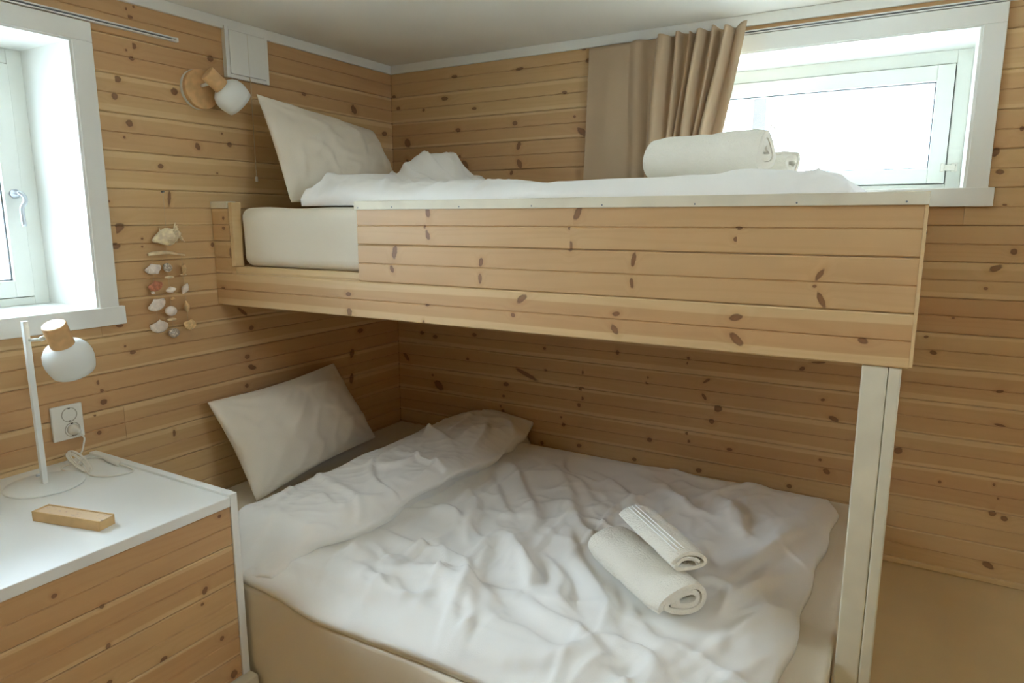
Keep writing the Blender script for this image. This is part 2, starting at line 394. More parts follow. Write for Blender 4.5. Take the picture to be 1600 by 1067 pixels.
PITCH, ROW0 = 0.1105, 1.934            # the boards' joints lie at ROW0 - k * PITCH
PLANK_MESH = {}
def plank_mesh(length, v0, v1, h, t, mat, groove, knots):
    """a double-faced lining board, chamfered edges and a V groove along its middle, cut to v0..v1 of its height.
    knots: (along, height, ru, rv, tilt) in the board's own metres; each stretch of a half board is mapped to its nearest knot"""
    key = (round(length, 4), round(v0, 4), round(v1, 4), round(h, 4), t, mat.name, groove, tuple(knots))
    if key in PLANK_MESH: return PLANK_MESH[key]
    g, c = 0.0006, 0.0030
    prof = [(g, t - c), (g + c, t)]
    if groove: prof += [(h / 2 - 0.0024, t), (h / 2 - 0.0004, t - 0.0030), (h / 2 + 0.0004, t - 0.0030), (h / 2 + 0.0024, t)]
    prof += [(h - g - c, t), (h - g, t - c)]
    lo, hi = max(v0, g), min(v1, h - g)
    def at(v):
        for (a, d), (b2, d2) in zip(prof[:-1], prof[1:]):
            if a <= v <= b2: return d + (d2 - d) * (v - a) / max(1e-9, b2 - a)
        return t - c
    prof = [(lo, at(lo))] + [q for q in prof if lo + 1e-6 < q[0] < hi - 1e-6] + [(hi, at(hi))]
    L = length / 2
    V, F, UV = [], [], []
    for half in ((-1.0, h / 2), (h / 2, 9.0)):
        strips = [(p, q) for p, q in zip(prof[:-1], prof[1:]) if half[0] <= (p[0] + q[0]) / 2 < half[1]]
        if not strips: continue
        ks = sorted(k for k in knots if half[0] - k[3] < k[1] < half[1] + k[3])
        cuts = [-L] + [(a[0] * b[2] + b[0] * a[2]) / (a[2] + b[2]) for a, b in zip(ks[:-1], ks[1:])] + [L]
        cuts = [min(L, max(-L, x)) for x in cuts]
        for n_, (a, b) in enumerate(zip(cuts[:-1], cuts[1:])):
            if b - a < 1e-5: continue
            k = ks[n_] if ks else None
            for p, q in strips:
                i = len(V)
                quad = [(a, p), (b, p), (b, q), (a, q)]
                V += [(x, -d, v) for x, (v, d) in quad]
                F.append((i, i + 1, i + 2, i + 3))
                for x, (v, d) in quad:
                    if k is None: UV.append((60.0, 60.0))
                    else:
                        ca, sa = math.cos(k[4]), math.sin(k[4]); du, dv = x - k[0], v - k[1]
                        UV.append(((ca * du + sa * dv) / k[2], (-sa * du + ca * dv) / k[3]))
    # back, edges and ends
    n = len(V)
    m = len(prof)
    V += [(x, 0.0, v) for x in (-L, L) for v in (lo, hi)] + [(x, -d, v) for x in (-L, L) for v, d in prof]
    e0, e1 = n + 4, n + 4 + m
    more = [(n, n + 1, n + 3, n + 2), (n, n + 2, e1, e0), (n + 1, e0 + m - 1, e1 + m - 1, n + 3),
            tuple([n] + [e0 + i for i in range(m)] + [n + 1]), tuple([n + 2, n + 3] + [e1 + i for i in range(m - 1, -1, -1)])]
    for f in more: UV += [(60.0, 60.0)] * len(f)
    F += more
    me = bpy.data.meshes.new('plank')
    me.from_pydata(V, [], F); me.materials.append(mat)
    uvl = me.uv_layers.new(name='knot')
    uvl.data.foreach_set('uv', [c for p in UV for c in p])
    me.update()
    PLANK_MESH[key] = me
    return me

RS = random.Random(21)
def plank(parent, along, u0, u1, z, plane, h=PITCH, v0=0.0, v1=None, knots=(), t=0.014, mat=None, sap=None, name='plank', groove=True):
    """along 'x': face towards -y at y = plane; along 'y': face towards +x at x = plane"""
    v1 = h if v1 is None else v1
    uc = (u0 + u1) / 2
    ks = []
    for (u, kz, ru, rv, ti) in knots:
        if u0 - 0.02 < u < u1 + 0.02 and z + v0 - rv * 0.0007 < kz < z + v1 + rv * 0.0007:
            ks.append((round(u - uc, 4), round(kz - z, 4), ru * 0.001, rv * 0.001, round(R(ti), 3)))
    me = plank_mesh(u1 - u0, v0, v1, h, t, mat or PINE, groove, ks)
    o = bpy.data.objects.new(name, me)
    if along == 'x': link(o, (uc, plane + t, z), parent)
    else:
        link(o, (plane - t, uc, z), parent); o.rotation_euler = (0, 0, R(90))
    o['board_height'] = h
    o['sapwood'] = float(sap if sap is not None else RS.choice([0.0, 0.0, 0.008, 0.016, 0.022]) - 0.004)
    return o

def plank_rows(parent, along, u0, u1, z0, z1, plane, hole=None, knots=(), splits=None):
    """rows of boards from z0 to z1; hole = (u0, u1, z0, z1) is left open for a window"""
    k = -3
    while ROW0 - k * PITCH > z0 + 0.002:
        zb = ROW0 - (k + 1) * PITCH
        k += 1
        lo, hi = max(z0, zb), min(z1, zb + PITCH)
        if hi - lo < 0.006: continue
        segs = []
        if hole and lo < hole[3] and hi > hole[2]:
            segs += [(u0, hole[0], lo, hi), (hole[1], u1, lo, hi)]
            if hi > hole[3] + 0.004: segs.append((hole[0], hole[1], hole[3], hi))
            if lo < hole[2] - 0.004: segs.append((hole[0], hole[1], lo, hole[2]))
        else:
            cut = [c for c in (splits or {}).get(k - 1, [])]
            e = [u0] + cut + [u1]
            segs += [(a, b, lo, hi) for a, b in zip(e[:-1], e[1:])]
        sap = RS.choice([-0.006, 0.0, 0.006, 0.012, 0.018, 0.024]) - 0.004
        for a, b, l, h in segs:
            if b - a < 0.01: continue
            plank(parent, along, a + 0.0004, b - 0.0004, zb, plane, v0=max(0.0, l - zb), v1=min(PITCH, h - zb), knots=knots, sap=sap)

# a few knots where the photograph does not look, so the boards go on alike
RK = random.Random(5)
for _ in range(40): KN_LEFT.append((RK.uniform(-3.3, -1.75), RK.uniform(0.3, 2.0), RK.uniform(5, 13), RK.uniform(5, 11), RK.uniform(-30, 30)))
for _ in range(26): KN_BACK.append((RK.uniform(2.40, 3.2), RK.uniform(0.3, 2.0), RK.uniform(5, 14), RK.uniform(5, 11), RK.uniform(-30, 30)))

# ------------------------------------------------------------------ the room
CEIL = 2.069
XR, YR = 3.25, -3.40
W1 = (-2.28, -1.38, 1.142, 1.891)       # left window opening: y0, y1, z0, z1
W2 = (1.25, 2.195, 1.494, 1.946)        # back window opening: x0, x1, z0, z1
WT = 0.34                               # wall thickness

O('floor', bx(-WT, XR + 0.1, YR - 0.1, WT, -0.06, 0.0), FLOORP, bevel=0)
tag(bpy.data.objects['floor'], 'beige painted floor of the room', kind='structure')
pf = O('floor', bx(2.05, XR, -2.0, 0.0, 0.0005, 0.266), FLOORP)
tag(pf, 'raised beige floor to the right of the bunk post', kind='structure')
tag(O('ceiling', bx(-WT, XR + 0.1, YR - 0.1, WT, CEIL, CEIL + 0.1), CEILW), 'plain white ceiling', kind='structure')

def holed_wall(name, axis, a0, a1, zz1, hole, c0, c1, mat):
    h0, h1, hz0, hz1 = hole
    def b(u0, u1, z0, z1):
        return bx(u0, u1, c0, c1, z0, z1) if axis == 'x' else bx(c0, c1, u0, u1, z0, z1)
    return O(name, J(b(a0, h0, 0, zz1), b(h1, a1, 0, zz1), b(h0, h1, 0, hz0), b(h0, h1, hz1, zz1)), mat)

wl = tag(holed_wall('wall_left', 'y', YR - 0.1, WT, CEIL, (W1[0] - .006, W1[1] + .006, W1[2] - .006, W1[3] + .006), -WT, -0.0145, GAPWOOD), 'left wall lined with horizontal knotty pine boards', kind='structure')
wb = tag(holed_wall('wall_back', 'x', 0.0, XR + 0.1, CEIL, (W2[0] - .006, W2[1] + .006, W2[2] - .006, W2[3] + .006), 0.0145, WT, GAPWOOD), 'back wall lined with horizontal knotty pine boards behind the bunk', kind='structure')
plank_rows(wl, 'y', YR + 0.005, -0.0005, 0.2765, 2.040, 0.0, (W1[0] - .01, W1[1] + .01, W1[2] - .01, W1[3] + .01), KN_LEFT, {10: [-1.328], 3: [-1.148]})
plank_rows(wb, 'x', 0.0005, XR, 0.2765, 2.040, 0.0, (W2[0] - .01, W2[1] + .01, W2[2] - .01, W2[3] + .01), KN_BACK)
W3 = (-1.90, -1.10, 1.68, 2.00)         # small window added in the right wall for fill light, out of the picture
tag(holed_wall('wall_right', 'y', YR - 0.1, WT, CEIL, W3, XR, XR + 0.1, PINE0), 'pine wall on the right, beyond the frame', kind='structure')
tag(O('wall_rear', bx(-WT, XR + 0.1, YR - 0.1, YR, 0, CEIL), PINE0), 'pine wall behind the viewer', kind='structure')

# ceiling trims and the shoe strip on the raised floor
tag(O('trim_1', bx(0.0002, 0.012, YR + .01, -0.0125, 2.033, CEIL - 0.0012), WHITE, bevel=0.001), 'white trim strip under the ceiling on the left wall', kind='structure')
tag(O('trim_2', bx(0.0002, XR - .01, -0.012, -0.0002, 2.033, CEIL - 0.0012), WHITE, bevel=0.001), 'white trim strip under the ceiling on the back wall', kind='structure')
tag(O('trim_3', bx(2.06, XR - .01, -0.014, -0.0002, 0.2665, 0.284), PINE0, bevel=0.003), 'narrow pine strip where the back wall meets the raised floor', kind='structure')

# ------------------------------------------------------------------ windows
def window(name, wall, hole, label, depth):
    """casing, reveal lining, fixed frame, sash, pane, sill; u along the wall, d outwards into the wall"""
    u0, u1, z0, z1 = hole
    def b(a0, a1, d0, d1, zz0, zz1):        # d measured from the board face: minus is into the room
        if wall == 'back': return bx(a0, a1, d0, d1, zz0, zz1)
        return bx(-d1, -d0, a0, a1, zz0, zz1)
    rt = empty(name, ((u0 + u1) / 2, 0.0, z0) if wall == 'back' else (0.0, (u0 + u1) / 2, z0), label, kind='structure')
    e = 0.0005
    L = 0.0055
    # reveal lining boards
    O('reveal_lining', b(u0 - L, u0, -.001, depth, z0 - L, z1 + L), WHITE, rt)
    O('reveal_lining', b(u1, u1 + L, -.001, depth, z0 - L, z1 + L), WHITE, rt)
    O('reveal_lining', b(u0, u1, -.001, depth, z1, z1 + L), WHITE, rt)
    O('sill_board', b(u0, u1, -.001, depth, z0 - L, z0), WHITE, rt)
    # casing round the opening
    c = 0.062
    O('casing', b(u1 + .006, u1 + c, -0.014, -e, z0 - .004, z1 + .004), WHITE, rt, bevel=0.0015)
    O('casing', b(u0 - c, u0 - .006, -0.014, -e, z0 - .004, z1 + .004), WHITE, rt, bevel=0.0015)
    O('casing', b(u0 - c, u1 + c, -0.0145, -e, z1 + .004, z1 + 0.058), WHITE, rt, bevel=0.0015)
    O('casing_bead', J(b(u1 - .001, u1 + .006, -0.010, -e, z0 + .001, z1 + .007), b(u0 - .006, u0 + .001, -0.010, -e, z0 + .001, z1 + .007), b(u0, u1, -0.010, -e, z1 - .001, z1 + .006)), WHITE, rt)
    O('sill_apron', b(u0 - .082, u1 + .078, -0.020, -e, z0 - 0.056, z0 - .001), WHITE, rt, bevel=0.002)
    # fixed frame
    f = 0.042
    d0, d1 = depth - 0.055, depth
    fr = O('frame', J(b(u0, u0 + f, d0, d1, z0, z1), b(u1 - f, u1, d0, d1, z0, z1), b(u0 + f, u1 - f, d0, d1, z1 - f, z1), b(u0 + f, u1 - f, d0, d1, z0, z0 + f * .55)), SASHW, rt, bevel=0.002)
    # sash, a touch proud of the frame with a shadow gap
    g = 0.003
    su0, su1, sz0, sz1 = u0 + f + g, u1 - f - g, z0 + f * .55 + g, z1 - f - g
    s = 0.050
    sd0, sd1 = d0 - 0.010, d1 - 0.012
    sash = O('sash', J(b(su0, su0 + s, sd0, sd1, sz0, sz1), b(su1 - s, su1, sd0, sd1, sz0, sz1), b(su0 + s, su1 - s, sd0, sd1, sz1 - s, sz1), b(su0 + s, su1 - s, sd0, sd1, sz0, sz0 + s)), SASHW, rt, bevel=0.002)
    O('glazing_strip', J(b(su0 + s, su0 + s + .004, sd0 + .014, sd0 + .03, sz0 + s, sz1 - s), b(su1 - s - .004, su1 - s, sd0 + .014, sd0 + .03, sz0 + s, sz1 - s), b(su0 + s, su1 - s, sd0 + .014, sd0 + .03, sz1 - s - .004, sz1 - s), b(su0 + s, su1 - s, sd0 + .014, sd0 + .03, sz0 + s, sz0 + s + .004)), GREY, sash)
    O('seal', J(b(su0 - .012, su0 + .006, sd1 - .012, sd1 - .002, sz0 - .012, sz1 + .012), b(su1 - .006, su1 + .012, sd1 - .012, sd1 - .002, sz0 - .012, sz1 + .012), b(su0, su1, sd1 - .012, sd1 - .002, sz1 - .006, sz1 + .012), b(su0, su1, sd1 - .012, sd1 - .002, sz0 - .012, sz0 + .006)), GREY, sash)
    O('pane', b(su0 + s, su1 - s, sd0 + .020, sd0 + .024, sz0 + s, sz1 - s), GLASS, sash)
    return rt, sash, (su0, su1, sz0, sz1, sd0)

w1, sash1, q1 = window('window_1', 'left', W1, 'deep set white window with a handle above the white dresser', 0.31)
w2, sash2, q2 = window('window_2', 'back', W2, 'wide low white window behind the upper bunk, half covered by the curtain', 0.33)
w3 = empty('fill_window', (XR, -1.50, W3[2]), 'small window added in the right wall for fill light, beyond the frame', kind='structure')
O('frame', J(bx(XR + .02, XR + .08, -1.90, -1.86, 1.68, 2.0), bx(XR + .02, XR + .08, -1.14, -1.10, 1.68, 2.0), bx(XR + .02, XR + .08, -1.86, -1.14, 1.68, 1.72), bx(XR + .02, XR + .08, -1.86, -1.14, 1.96, 2.0)), SASHW, w3)
O('pane', bx(XR + .048, XR + .052, -1.86, -1.14, 1.72, 1.96), GLASS, w3)
# espagnolette handle on the left window
hy, hz, hx = q1[1] - 0.024, 1.475, -q1[4]
hd = O('handle', lathe([(0.0, 0.0), (0.013, 0.0), (0.013, 0.012), (0.008, 0.014), (0.008, 0.026)], (hx, hy, hz), (1, 0, 0), 20, cap1=True), CHROME, sash1, smooth=True)
O('lever', tube(smooth_path([(hx + .024, hy, hz + .004), (hx + .032, hy + .010, hz - .004), (hx + .035, hy + .012, hz - .022), (hx + .034, hy + .001, hz - .045), (hx + .034, hy + .002, hz - .095)], 6), [0.0065] * 24 + [0.006], 10), CHROME, hd, smooth=True)
# stay hinge on the right of the back window
hq = O('hinge', J(bx(q2[1] - .012, q2[1] + .028, q2[4] - .006, q2[4] - .001, 1.560, 1.580), bx(q2[1] - .014, q2[1] - .004, q2[4] - .012, q2[4] - .003, 1.556, 1.584), bx(q2[1] + .016, q2[1] + .034, q2[4] - .004, q2[4] + .009, 1.556, 1.584)), PLASTIC, sash2, bevel=0.001)
for sx, sz in ((0.021, 1.562), (0.029, 1.578), (0.021, 1.578)):
    O('screw', lathe([(0.0016, 0), (0.0012, 0.0012)], (q2[1] + sx, q2[4] - .0042, sz), (0, -1, 0), 8, cap1=True), GREY, hq)

# ------------------------------------------------------------------ outside
og = O('ground_outside', J(bx(-12, -WT - .02, -12, 12, 0.72, 0.80), bx(-WT - .02, 12, WT + .02, 12, 0.72, 0.80), bx(XR + .12, 12, -12, WT + .02, 0.72, 0.80)), plain('pale_gravel', srgb(226, 226, 222), 0.9, 0.06, 6))
tag(og, 'pale gravel ground outside the windows', kind='structure')
ps = O('garden_post', J(bx(1.262, 1.330, 1.5, 1.57, 0.80, 2.6), bx(1.258, 1.334, 1.496, 1.574, 2.6, 2.62)), plain('dark_stain', (0.036, 0.033, 0.028), 0.8, 0.05, 20), bevel=0.004)
tag(ps, 'slim grey post standing outside the back window', 'post')
def shrub(loc, n, seed, label, hgt=1.2):
    rs = random.Random(seed)
    root = empty('garden_shrub', loc, label, 'shrub')
    V, F = [], []
    SV, SF = [], []
    for k in range(14):
        a = rs.uniform(0, 6.28); r = rs.uniform(0.1, 0.35)
        tip = (loc[0] + r * math.cos(a), loc[1] + r * math.sin(a), loc[2] + hgt * rs.uniform(0.7, 1.0))
        path = smooth_path([loc, (loc[0] + r * .3 * math.cos(a), loc[1] + r * .3 * math.sin(a), loc[2] + hgt * .4), tip], 4)
        SV, SF = J((SV, SF), tube(path, [0.006 - 0.0004 * i for i in range(len(path))], 5))
        for _ in range(n):
            p = path[rs.randrange(2, len(path))] + Vector((rs.gauss(0, .05), rs.gauss(0, .05), rs.gauss(0, .04)))
            d = Vector((rs.gauss(0, 1), rs.gauss(0, 1), rs.gauss(0.2, .6))).normalized(); e1, e2, _x = frame_from_axis(d)
            l, w = rs.uniform(.03, .05), rs.uniform(.010, .016)
            b0 = len(V)
            V += [tuple(p), tuple(p + d * l * .5 + e1 * w), tuple(p + d * l + e2 * .006), tuple(p + d * l * .5 - e1 * w), tuple(p + d * l * .5 + e2 * .005)]
            F += [(b0, b0 + 1, b0 + 4), (b0 + 1, b0 + 2, b0 + 4), (b0 + 2, b0 + 3, b0 + 4), (b0 + 3, b0, b0 + 4)]
    O('stems', (SV, SF), plain('twig', (0.04, 0.03, 0.022), 0.8), root)
    fo = O('foliage', (V, F), plain('dry_leaf', (0.062, 0.046, 0.032), 0.7, 0.15, 30), root); fo['kind'] = 'stuff'
    return root
shrub((0.98, 1.75, 0.80), 26, 3, 'dry leafy shrub outside beside the grey post', 1.25)

# ------------------------------------------------------------------ bunk bed
YB = -0.963
bunk = empty('bunk_bed', (1.05, -0.48, 1.10), 'built-in upper bunk of pine boards with a white top rail and a post', 'bunk bed')
BH = 0.1095
BK = [KN_BUNK] * 3
plank(bunk, 'x', 0.001, 2.097, 1.108, YB, BH, knots=KN_BUNK, t=0.016, sap=0.021)
plank(bunk, 'x', 0.660, 2.097, 1.108 + BH, YB, BH, knots=KN_BUNK, t=0.016, sap=-0.03)
plank(bunk, 'x', 0.660, 2.097, 1.108 + 2 * BH, YB, BH, knots=KN_BUNK, t=0.016, sap=-0.03)
# stub of the front at the wall end
plank(bunk, 'x', 0.001, 0.086, 1.108 + BH, YB, BH, knots=KN_BUNK, t=0.016, sap=0.008)
plank(bunk, 'x', 0.001, 0.086, 1.108 + 2 * BH, YB, BH, knots=KN_BUNK, t=0.016, sap=0.008)
O('rail_cap', bx(0.001, 0.084, YB - .004, YB + 0.034, 1.4372, 1.460), WHITEWASH, bunk, bevel=0.0015)
O('end_batten', bx(0.0865, 0.104, YB + .001, YB + .038, 1.2425, 1.456), PINE0, bunk, bevel=0.0015)
O('rail_cap', bx(0.656, 2.104, YB - .007, YB + 0.036, 1.4275, 1.4525), WHITEWASH, bunk, bevel=0.0015)
for i, x in enumerate((0.672, 0.80, 1.03, 1.25, 1.44, 1.66, 1.87, 2.066)):
    O('nail', lathe([(0.0022, 0), (0.0018, 0.0005)], (x, YB - .0068, 1.4335 if i != 1 else 1.4345), (0, -1, 0), 8, cap1=True), GREY, bunk)
# deck carrying the mattress, front beam, side and end boards
O('deck', bx(0.001, 2.080, YB + .0165, -0.002, 1.222, 1.2415), PINE0, bunk, bevel=0.001)
O('front_beam', bx(0.001, 2.080, YB + .0165, YB + .055, 1.112, 1.2215), PINE0, bunk)
O('wall_beam', bx(0.001, 2.080, -0.045, -0.002, 1.112, 1.2215), PINE0, bunk)
for k in range(9):
    x = 0.12 + k * 0.235
    O('joist', bx(x, x + .036, YB + .056, -0.046, 1.135, 1.2215), PINE0, bunk)
for k in range(3):
    o = plank(bunk, 'y', YB + .017, -0.002, 1.108 + k * BH, 2.096, BH, t=0.015, sap=0.0)
O('corner_strip', bx(2.0972, 2.1035, YB - .001, YB + .018, 1.112, 1.4270), PINE0, bunk, bevel=0.001)
# the post: two boards side by side with an open joint
post = O('post', bx(2.015, 2.0625, YB + .004, YB + .075, 0.001, 1.1075), WHITEWASH, bunk, bevel=0.003)
O('post_board', bx(2.0633, 2.0860, YB + .004, YB + .075, 0.267, 1.1075), WHITEWASH, post, bevel=0.003)

# ------------------------------------------------------------------ bedding: draped cloth
def folds(a, b, freq, seed, s_steep, s_soft):
    """rounded ridges along the zero lines of a smooth noise, steep on one side; a across, b along the folds"""
    wa = a + 0.035 * wnoise(a, b, 2.0, seed + 7); wb = b + 0.05 * wnoise(a, b, 1.5, seed + 8)
    w = wnoise(wa, wb, freq, seed, 6)
    return np.exp(-(w / np.where(w < 0, s_steep, s_soft)) ** 2)
def crumple(x, y, seed, centre, amp=1.0):
    """crumpled cotton: folds fanning out from a point, crossed by finer ones"""
    dx, dy = x - centre[0], y - centre[1]
    r = np.hypot(dx, dy); th = np.arctan2(dx, dy)
    a, b = th * 0.95, r * 0.36
    m1 = sstep(-0.9, 0.5, wnoise(x, y, 1.3, seed + 1)); m2 = sstep(-0.9, 0.4, wnoise(x, y, 1.7, seed + 2)); m3 = sstep(-0.7, 0.5, wnoise(x, y, 2.0, seed + 3))
    h = 0.025 * folds(a, b, 2.9, seed, 0.12, 0.36) * (0.35 + 0.65 * m1)
    h = h + 0.018 * folds(a, b * 1.3, 5.0, seed + 20, 0.14, 0.36) * m2
    h = h + 0.012 * folds(x * .8 + y * .6, (y * .8 - x * .6) * .6, 4.4, seed + 30, 0.13, 0.36) * m3
    h = h + 0.006 * folds(x - .4 * y, y * .7, 8.0, seed + 40, 0.18, 0.36) * m2
    return amp * (h + 0.008 * wnoise(x, y, 1.7, seed + 50))
def cloth_grid(nu, nv, pos, height):
    uu, vv = np.meshgrid(np.linspace(0, 1, nu), np.linspace(0, 1, nv), indexing='ij')
    X, Y = pos(uu, vv)
    return np.stack([X, Y, height(X, Y)], -1)

def sheet_mesh(G, rings, zb):
    """a soft slab: top grid, turned-under edge (rings of inset, dz) and a flat underside at zb"""
    nu, nv = G.shape[:2]
    V = [tuple(p) for p in G.reshape(-1, 3)]
    F = grid_faces(nu, nv)
    rim = [i * nv for i in range(nu)] + [(nu - 1) * nv + j for j in range(1, nv)] + [i * nv + nv - 1 for i in range(nu - 2, -1, -1)] + [j for j in range(nv - 2, 0, -1)]
    c = G.reshape(-1, 3).mean(0)
    cur = rim
    n = len(rim)
    for inset, dz in rings:
        new = []
        for r in rim:
            p = np.array(V[r]); d = c[:2] - p[:2]; d = d / np.linalg.norm(d)
            new.append(len(V)); V.append((p[0] + d[0] * inset, p[1] + d[1] * inset, max(zb, p[2] + dz)))
        for k in range(n):
            F.append((cur[k], new[k], new[(k + 1) % n], cur[(k + 1) % n]))
        cur = new
    back = {}
    for k, r in enumerate(rim): back[r] = cur[k]
    def bi(i, j):
        k = i * nv + j
        if k not in back:
            back[k] = len(V); V.append((G[i, j, 0], G[i, j, 1], zb))
        return back[k]
    for i in range(nu - 1):
        for j in range(nv - 1):
            F.append((bi(i, j), bi(i, j + 1), bi(i + 1, j + 1), bi(i + 1, j)))
    return V, F

# lower bed ----------------------------------------------------------
MT = 0.443
bed = empty('bed_base', (1.0, -0.70, 0.0), 'low platform under the lower mattress', 'bed')
O('platform', bx(0.004, 2.00, -1.36, -0.004, 0.001, 0.150), PINE0, bed)
def mat_disp(V):
    front = sstep(-1.38, -1.42, V[:, 1])
    V[:, 1] += front * (0.002 + 0.006 * wnoise(V[:, 0], V[:, 2] * 0.35, 2.2, 4) + 0.003 * wnoise(V[:, 0], V[:, 2] * 0.3, 6, 9))
    V[:, 1] -= sstep(-1.30, -1.42, V[:, 1]) * 0.032 * sstep(.67, .95, V[:, 0])
    top = sstep(MT - .02, MT, V[:, 2])
    V[:, 2] -= top * 0.002 * (1 + wnoise(V[:, 0], V[:, 1], 2.0, 6))
    return V
mt = tag(O('mattress', round_box(0.006, 2.008, -1.412, -0.006, 0.1505, MT, 0.014, 0.03, mat_disp), SHEET, smooth=True), 'large lower mattress in a cream fitted sheet under the bunk', 'mattress')

# the longer folds of the cover: their crest lines on the bed
STROKES = [[(0.870, -0.551), (1.038, -0.744), (1.103, -0.815)], [(0.812, -0.332), (1.000, -0.564), (1.152, -0.755), (1.185, -0.867)], [(1.008, -0.323), (1.155, -0.519), (1.276, -0.714), (1.367, -0.794), (1.418, -0.853)], [(1.145, -0.923), (1.249, -1.007), (1.322, -1.069), (1.333, -1.134)], [(1.120, -1.161), (1.224, -1.198), (1.327, -1.245)], [(0.814, -1.054), (0.965, -1.087), (1.077, -1.078), (1.180, -1.152)], [(1.281, -0.782), (1.387, -0.926), (1.470, -1.030), (1.542, -1.120)], [(1.437, -0.897), (1.506, -1.009), (1.555, -1.152), (1.616, -1.228)], [(1.890, -0.356), (1.804, -0.628), (1.745, -0.869)], [(1.931, -0.609), (1.815, -0.853), (1.756, -1.034), (1.735, -1.191)], [(1.903, -0.845), (1.823, -1.035), (1.769, -1.189)], [(1.609, -1.282), (1.516, -1.354), (1.362, -1.409), (1.158, -1.441), (0.960, -1.438)], [(1.586, -1.227), (1.665, -1.232), (1.729, -1.289)], [(0.834, -0.828), (0.919, -0.853), (0.964, -0.896)], [(1.172, -0.303), (1.315, -0.426), (1.466, -0.603)], [(1.378, -0.255), (1.497, -0.400), (1.562, -0.438)], [(1.587, -0.286), (1.677, -0.411), (1.732, -0.534)], [(1.001, -1.180), (1.123, -1.204), (1.200, -1.229)], [(0.907, -1.274), (1.003, -1.309), (1.065, -1.357)], [(1.308, -0.960), (1.390, -1.048), (1.429, -1.145), (1.496, -1.198)], [(1.342, -1.163), (1.421, -1.212), (1.511, -1.232)], [(1.613, -1.100), (1.657, -1.161), (1.725, -1.174)], [(0.835, -0.661), (0.951, -0.778), (1.011, -0.904), (1.118, -0.984)]]
def crest_folds(x, y, amp=0.021, soft=0.042, steep=0.013):
    h = 0 * x
    for n, line in enumerate(STROKES):
        P = [Vector((a, b, 0)) for a, b in line]
        P = [(p.x, p.y) for p in smooth_path(P, 4)]
        m = len(P) - 1
        best = np.full(x.shape, 9.0); side = np.zeros(x.shape); par = np.zeros(x.shape)
        for i in range(m):
            (ax, ay), (bx_, by) = P[i], P[i + 1]
            dx, dy = bx_ - ax, by - ay; l2 = dx * dx + dy * dy
            t = np.clip(((x - ax) * dx + (y - ay) * dy) / l2, 0, 1)
            qx, qy = x - ax - t * dx, y - ay - t * dy
            d = np.hypot(qx, qy)
            c = (-dy * qx + dx * qy) / math.sqrt(l2)
            w = d < best
            best = np.where(w, d, best); side = np.where(w, c, side); par = np.where(w, (i + t) / m, par)
        wd = np.where(side > 0, steep, soft) * (0.8 + 0.4 * ((n * 37) % 10) / 10)
        h = h + amp * (0.7 + 0.6 * ((n * 53) % 10) / 10) * np.exp(-(best / wd) ** 2) * (0.25 + 0.75 * np.sin(np.pi * np.clip(par, 0.02, .98)))
    return h
def duv_pos(u, v):
    x0 = 0.43 + 0 * v; x1 = 1.922 + 0.024 * v ** 2 - 0.007 * np.sin(v * 13.0) * (1 - v) - 0.005 * np.sin(v * 31.0) - 0.035 * sstep(.955, 1.0, v)
    x = x0 + (x1 - x0) * u
    y0 = -1.408 - 0.030 * sstep(.67, .95, x) + 0.004 * np.sin(u * 14) * sstep(.7, .9, x); y1 = -0.085 + 0.015 * np.sin(u * 7)
    y1 = y1 - 0.035 * sstep(.965, 1.0, u)
    return x, y0 + (y1 - y0) * v
def duv_h(x, y):
    yf = -1.408 - 0.030 * sstep(.67, .95, x)
    e = np.minimum(np.minimum(x - 0.43, 1.945 - x), np.minimum(-0.07 - y, y - yf))
    k = sstep(0.0, 0.10, e)
    loft = 0.030 * np.sqrt(np.clip(e / 0.10, 0, 1))
    calm = 1 - 0.35 * sstep(1.6, 1.9, x)
    h = crest_folds(x, y) + crumple(x, y, 131, (1.45, -1.95), 0.62) * calm * (0.45 + 0.55 * sstep(.78, 1.02, x + .06 * np.sin(y * 9)))
    front = folds(y - 0.12 * np.sin(x * 2.2), x * 0.30, 3.6, 177, 0.16, 0.5) * sstep(-1.05, -1.28, y) * 0.016
    # pressed flat under the towels
    ax = np.clip(((x - 1.438) * .80 + (y + .8545) * -.60) / .335, 0, 1)
    d = np.hypot(x - (1.438 + .268 * ax), y - (-.8545 - .201 * ax))
    press = np.exp(-(d / 0.10) ** 4)
    return MT + 0.016 + loft + (h + front) * (0.18 + 0.82 * k) * (1 - press)
G = cloth_grid(190, 170, duv_pos, duv_h)
duvet = tag(O('duvet', sheet_mesh(G, [(-0.003, -0.006), (-0.001, -0.2)], MT + 0.0012), LINEN, smooth=True), 'crumpled white duvet spread over the large lower bed', 'duvet')

